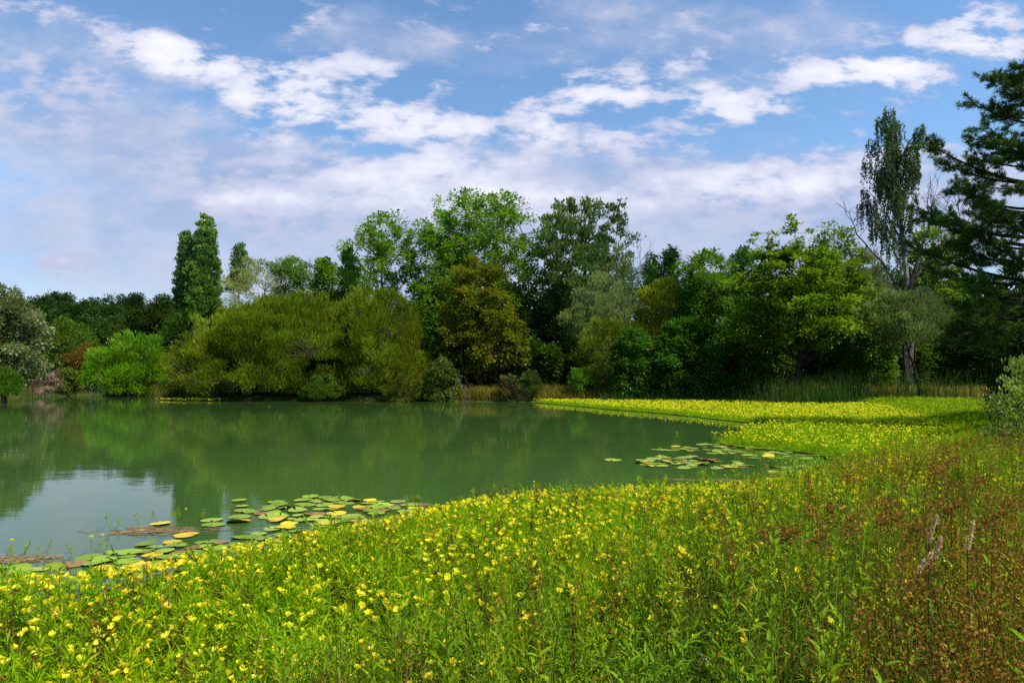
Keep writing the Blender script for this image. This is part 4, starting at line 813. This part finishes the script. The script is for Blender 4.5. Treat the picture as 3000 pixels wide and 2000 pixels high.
tag(mesh('rusty_sedge', Q, leafmat((.12, .062, .012), (.34, .175, .03), .3, .0, (.45, .28, .08), .3, 1.5), None, r_), kind='stuff')
# dark dead stalks with hanging withered leaves
def stalk(rr, h):
    bx = rr.normal()*.05; n = 16; t = rr.uniform(.3, 1, n); a = rr.random(n)*6.28; P = np.stack([bx*t, 0*t, h*t], 1); D = np.stack([np.cos(a)*.6, np.sin(a)*.6, -np.ones(n)*rr.uniform(-.3, 1, n)], 1)
    return leaves(P, D, rr.normal(size=(n, 3)), rr.uniform(.025, .055, n), rr.uniform(.010, .02, n), .4), tubes2([(0, 0, 0)], [(bx*.5+.01, .01, h*.5)], [(bx, 0, h)], .0035, .002, 4)
WITH = leafmat((.03, .018, .010), (.11, .055, .03), .15, .02, None, .2, 2, 'withered'); DST = barkmat((.05, .025, .018), (.12, .06, .035), 'dead_stem', 20); sk = []
for i in range(8):
    a, b2 = stalk(rr, rr.uniform(.5, .62)); o1 = mesh('withered_leaves', a, WITH); o2 = mesh('stem', b2, DST); sk.append((o1.data, o2.data)); bpy.data.objects.remove(o1); bpy.data.objects.remove(o2)
x, y = scatter(9000, -7, 8, 3, 15, rr); k = inpoly(x, y, NEAR_MAT) & inframe(x, y) & (rr.random(9000) < np.clip(fn(x, y, 1.9, 93)*2.0-.35, 0.05, 1)); x, y = x[k], y[k]
WT = [(np.concatenate(stalk(rr, rr.uniform(.48, .62))), ) for _ in range(6)]; WT = [(q[0], rr.random(len(q[0]))) for q in WT]
Q, r_ = inst(WT, np.stack([x, y, np.maximum(gz(x, y), 0)*.7], 1), None, .2, rr.uniform(.7, 1.1, len(x))*edge(x, y, NEAR_MAT)); tag(mesh('withered_growth', Q, leafmat((.05, .028, .008), (.17, .09, .02), .15, 0, (.30, .2, .04), .2, 2), None, r_), kind='stuff')
spots = [(45, 1830), (140, 1760), (190, 1900), (170, 1730), (310, 1790), (330, 1900), (405, 1740), (495, 1800), (690, 1710), (720, 1720), (850, 1640), (860, 1660), (1020, 1830), (1090, 1690), (1160, 1880), (1230, 1640), (1245, 1665), (1310, 1690), (1395, 1600), (1480, 1900), (1570, 1760), (1600, 1640), (1660, 1660), (1720, 1600), (1760, 1690), (1890, 1640), (1900, 1600), (1950, 1620), (2120, 1620), (430, 1760), (1340, 1700), (1500, 1860), (1440, 1840)]
ORD = 'first second third fourth fifth sixth seventh eighth ninth tenth eleventh twelfth thirteenth fourteenth fifteenth sixteenth seventeenth'.split()
def nth(i, n):
    j = n-1-i
    if i <= j: return 'leftmost' if i == 0 else ORD[i]+' from the left'
    return 'rightmost' if j == 0 else ORD[j]+' from the right'
spots.sort(); spots = spots[:]
for i, (px, py) in enumerate(spots):
    x, y = G(px, py, .42); z = max(float(gz(x, y)), 0)*.7; root = empty('dead_stalk', (x, y, z), 'dark dead stalk with withered leaves in the near mat, '+nth(i, len(spots)), 'dead plant', 'dark dead stalks standing in the near mat'); m1, m2 = sk[i % 8]
    root.rotation_euler = (rr.normal()*.08, rr.normal()*.12, rr.random()*6.28); root.scale = (1, 1, rr.uniform(.8, 1.1))
    for nm, me in (('withered_leaves', m1), ('stem', m2)): o = bpy.data.objects.new(nm, me); col.objects.link(o); o.parent = root
# rush stems with a brown tuft near the tip
RT = []
for i in range(4):
    h = rr.uniform(.85, 1.05); c = 80; p = rr.normal(size=(c, 3))*[.020, .020, .026]; q = leaves(p, rr.normal(size=(c, 3)), rr.normal(size=(c, 3)), .024, .011, .1)
    o1 = mesh('tuft', q, leafmat((.16, .07, .02), (.38, .18, .04), .2, .0, None, .2, 2)); o2 = mesh('stem', tubes2([(0, 0, 0)], [(0, .01, h*.5)], [(.03, 0, h)], .0045, .002, 4), STEM); RT.append((o1.data, o2.data, h*.87)); bpy.data.objects.remove(o1); bpy.data.objects.remove(o2)
rsp = [(2770, 1305), (2788, 1333), (2742, 1360), (2755, 1370), (2785, 1395), (2480, 1385), (2745, 1450), (2765, 1470), (2820, 1455), (2960, 1450), (2920, 1490), (2380, 1480), (2400, 1500), (2430, 1470), (2500, 1520), (2510, 1500), (2560, 1500), (2590, 1490), (2275, 1530), (2310, 1540), (2340, 1545), (2420, 1560), (2230, 1550), (2650, 1500), (2690, 1520), (2600, 1440), (2880, 1505), (2860, 1400), (2200, 1590)]
rsp.sort()
for i, (px, py) in enumerate(rsp):
    zt = 1.28 if px > 2300 else 1.0; Yp = F*(H-zt)/(py-HY); Yp = min(Yp, 10.5); x = X(px, Yp); gzz = float(gz(x, Yp)); m1, m2, th = RT[i % 4]; top = Z(py, Yp)
    root = empty('rush', (x, Yp, gzz), 'rush stem with a brown seed tuft on the right bank, '+nth(i, len(rsp)), 'rush', 'rush stems with brown tufts on the right bank'); root.rotation_euler = (rr.normal()*.03, rr.normal()*.04, 0); s = np.clip((top-gzz)/.87, .45, 1.5); root.scale = (1.1, 1.1, s)
    for nm, me in (('tuft', m1), ('stem', m2)): o = bpy.data.objects.new(nm, me); col.objects.link(o); o.parent = root; 
    for o in root.children:
        if o.name.startswith('tuft'): o.location = (.006, 0, th); o.scale = (1, 1, 1.15/s)
# more plain rush stems in tussocks
P = drypts(16000, 3, 16, lambda x, y: (dry(x, y) > .3)*np.clip(fn(x, y, 1.1, 81)*1.4+.1, 0, 1)*.75); n = len(P); h = rr.uniform(.55, .95, n); Q, s = blades(P, h, .0055, rr.normal(size=(n, 2))*h[:, None]*.15, rr, 3)
tag(mesh('rush_tussocks', Q, leafmat((.025, .07, .012), (.09, .15, .02), .2, .05, (.25, .15, .05), .25, 1.2), None, np.repeat(rr.random(n), s)), kind='stuff')
# pale dry seed spikes
SPK = leafmat((.60, .43, .24), (.82, .64, .40), .3, .0, None, .15, 4, 'seed_spike')
for (p0, p1, lb) in [((2744, 1510), (2728, 1590), 'tall pale dry seed spike, topmost of the right bank'), ((2756, 1572), (2744, 1640), 'pale slim seed spike below the topmost one'), ((2730, 1620), (2692, 1682), 'pale seed spike leaning left, the lowest'), ((2852, 1528), (2842, 1612), 'pale upright seed spike, the rightmost')]:
    Yp = 3.45; a = np.array([X(p0[0], Yp), Yp, Z(p0[1], Yp)]); b2 = np.array([X(p1[0], Yp), Yp+.02, Z(p1[1], Yp)]); g0 = float(gz(b2[0], Yp)); base = np.array([b2[0]-(a[0]-b2[0])*.3, Yp, g0])
    root = empty('seed_spike', base, lb, 'seed spike'); n = 330; t = rr.random(n); P = b2+(a-b2)*t[:, None]+rr.normal(size=(n, 3))*.0045*(1.1-t[:, None]*.5)
    mesh('spike', leaves(P, (a-b2)[None]*8+rr.normal(size=(n, 3)), rr.normal(size=(n, 3)), .013, .007, .1)-base, SPK, root); mesh('stem', tube(np.array([base, b2, a])-base, [.004, .003, .0015], 4), DST, root)
# bare branches dipping into the water
deadtree('fallen_branch', 'forked pale dead branch poking out of the water below the brown bank', 'branch', (X(1500, 60), 60, .05), [((-.6, -.2, .25), 1.0, .02), ((.5, -.2, .7), 1.2, .02), ((.9, 0, .3), 1.0, .018)], BARK, 31, 2, bend=.45)
deadtree('fallen_branch', 'grey dead twigs hanging down to the water right of the olive willow', 'branch', (X(1342, 60.5), 60.5, 2.4), [((0, 0, -1), 1.8, .022), ((-.4, 0, -.8), 1.2, .018), ((.5, 0, -.2), .8, .018)], GREYBARK, 32, 2, bend=.5, up=-.02)
deadtree('fallen_branch', 'pale bare drooping twigs left of the lime green bush', 'branch', (X(290, 77), 77, 2.6), [((0, 0, -1), 2.2, .03), ((-.6, 0, .3), 1.8, .03), ((.5, -.3, -.6), 1.8, .03), ((-.5, -.3, -.6), 1.8, .03)], GREYBARK, 33, 2, bend=.35, up=-.2)
deadtree('fallen_branch', 'long bare twig reaching over the water left of the big willow', 'branch', (X(640, 68), 67, .35), [((-1, 0, .15), 3.4, .035), ((-.8, -.2, .5), 2.0, .025)], GREYBARK, 34, 2, bend=.3)
for a in [((810, 1070), 35, 'bleached dead branch inside the left olive willow'), ((1100, 1060), 36, 'thin pale dead branch hanging in the right olive willow')]:
    Yp = 61.4; deadtree('dead_branch', a[2], 'branch', (X(a[0][0], Yp), Yp+.3, Z(a[0][1], Yp)), [((-.6, -.1, -.9), 1.5, .02), ((.6, 0, .6), 1.2, .018), ((-.2, 0, .8), 1.0, .018)], GREYBARK, a[1], 2, bend=.4)
# dragonfly resting on a grass tip, low right
def dragonfly():
    x, y = G(2068, 1937, .6); b = np.array([x, y, .6]); root = empty('dragonfly', b, 'tiny blue-grey dragonfly resting on the grass low in the picture', 'insect'); m = barkmat((.06, .09, .12), (.2, .28, .34), 'dragonfly_body', 60)
    mesh('body', tube(np.array([(-.028, 0, 0), (-.01, 0, .002), (0, 0, .003), (.008, 0, .003), (.013, 0, .002), (.016, 0, .001)]), [.0013, .0016, .0032, .0034, .003, .0008], 7), m, root)
    wm = barkmat((.35, .37, .36), (.5, .52, .5), 'dragonfly_wing', 80)
    for sx, sy in ((.004, 1), (.004, -1), (-.002, 1), (-.002, -1)): mesh('wing', leaves(np.array([[sx, 0, .005]]), np.array([[(.15 if sx > 0 else -.2), sy, .15]]), np.array([[0, 0, 1.]]), .03, .008, 0), wm, root)
dragonfly()
print('verts', sum(len(m.vertices) for m in bpy.data.meshes))

# say which pad: yellow and brown ones by order within their raft
for kind in ('yellow', 'brown withered', 'pale green', 'flat green'):
    g = {}
    for o in col.objects:
        if o.name.startswith('lily_pad') and o.get('group') and o['label'].startswith(kind): g.setdefault(o['group'], []).append(o)
    for k, v in g.items():
        v.sort(key=lambda o: o.location.x/o.location.y)
        if len(v) <= 34:
            for i, o in enumerate(v): o['label'] = (o['label']+', '+nth(i, len(v))) if len(v) > 1 else o['label']
        else:
            for i, o in enumerate(v): o['label'] += (', left', ', middle', ', right')[min(2, i*3//len(v))]; o['group'] = o['label']

g = {}
for o in col.objects:
    if o.name.startswith('yellow_flower'): g.setdefault(o['label'], []).append(o)
for k, v in g.items():
    if len(v) <= 34:
        v.sort(key=lambda o: o.location.x/o.location.y)
        for i, o in enumerate(v): o['label'] = k+(', '+nth(i, len(v)) if len(v) > 1 else '')
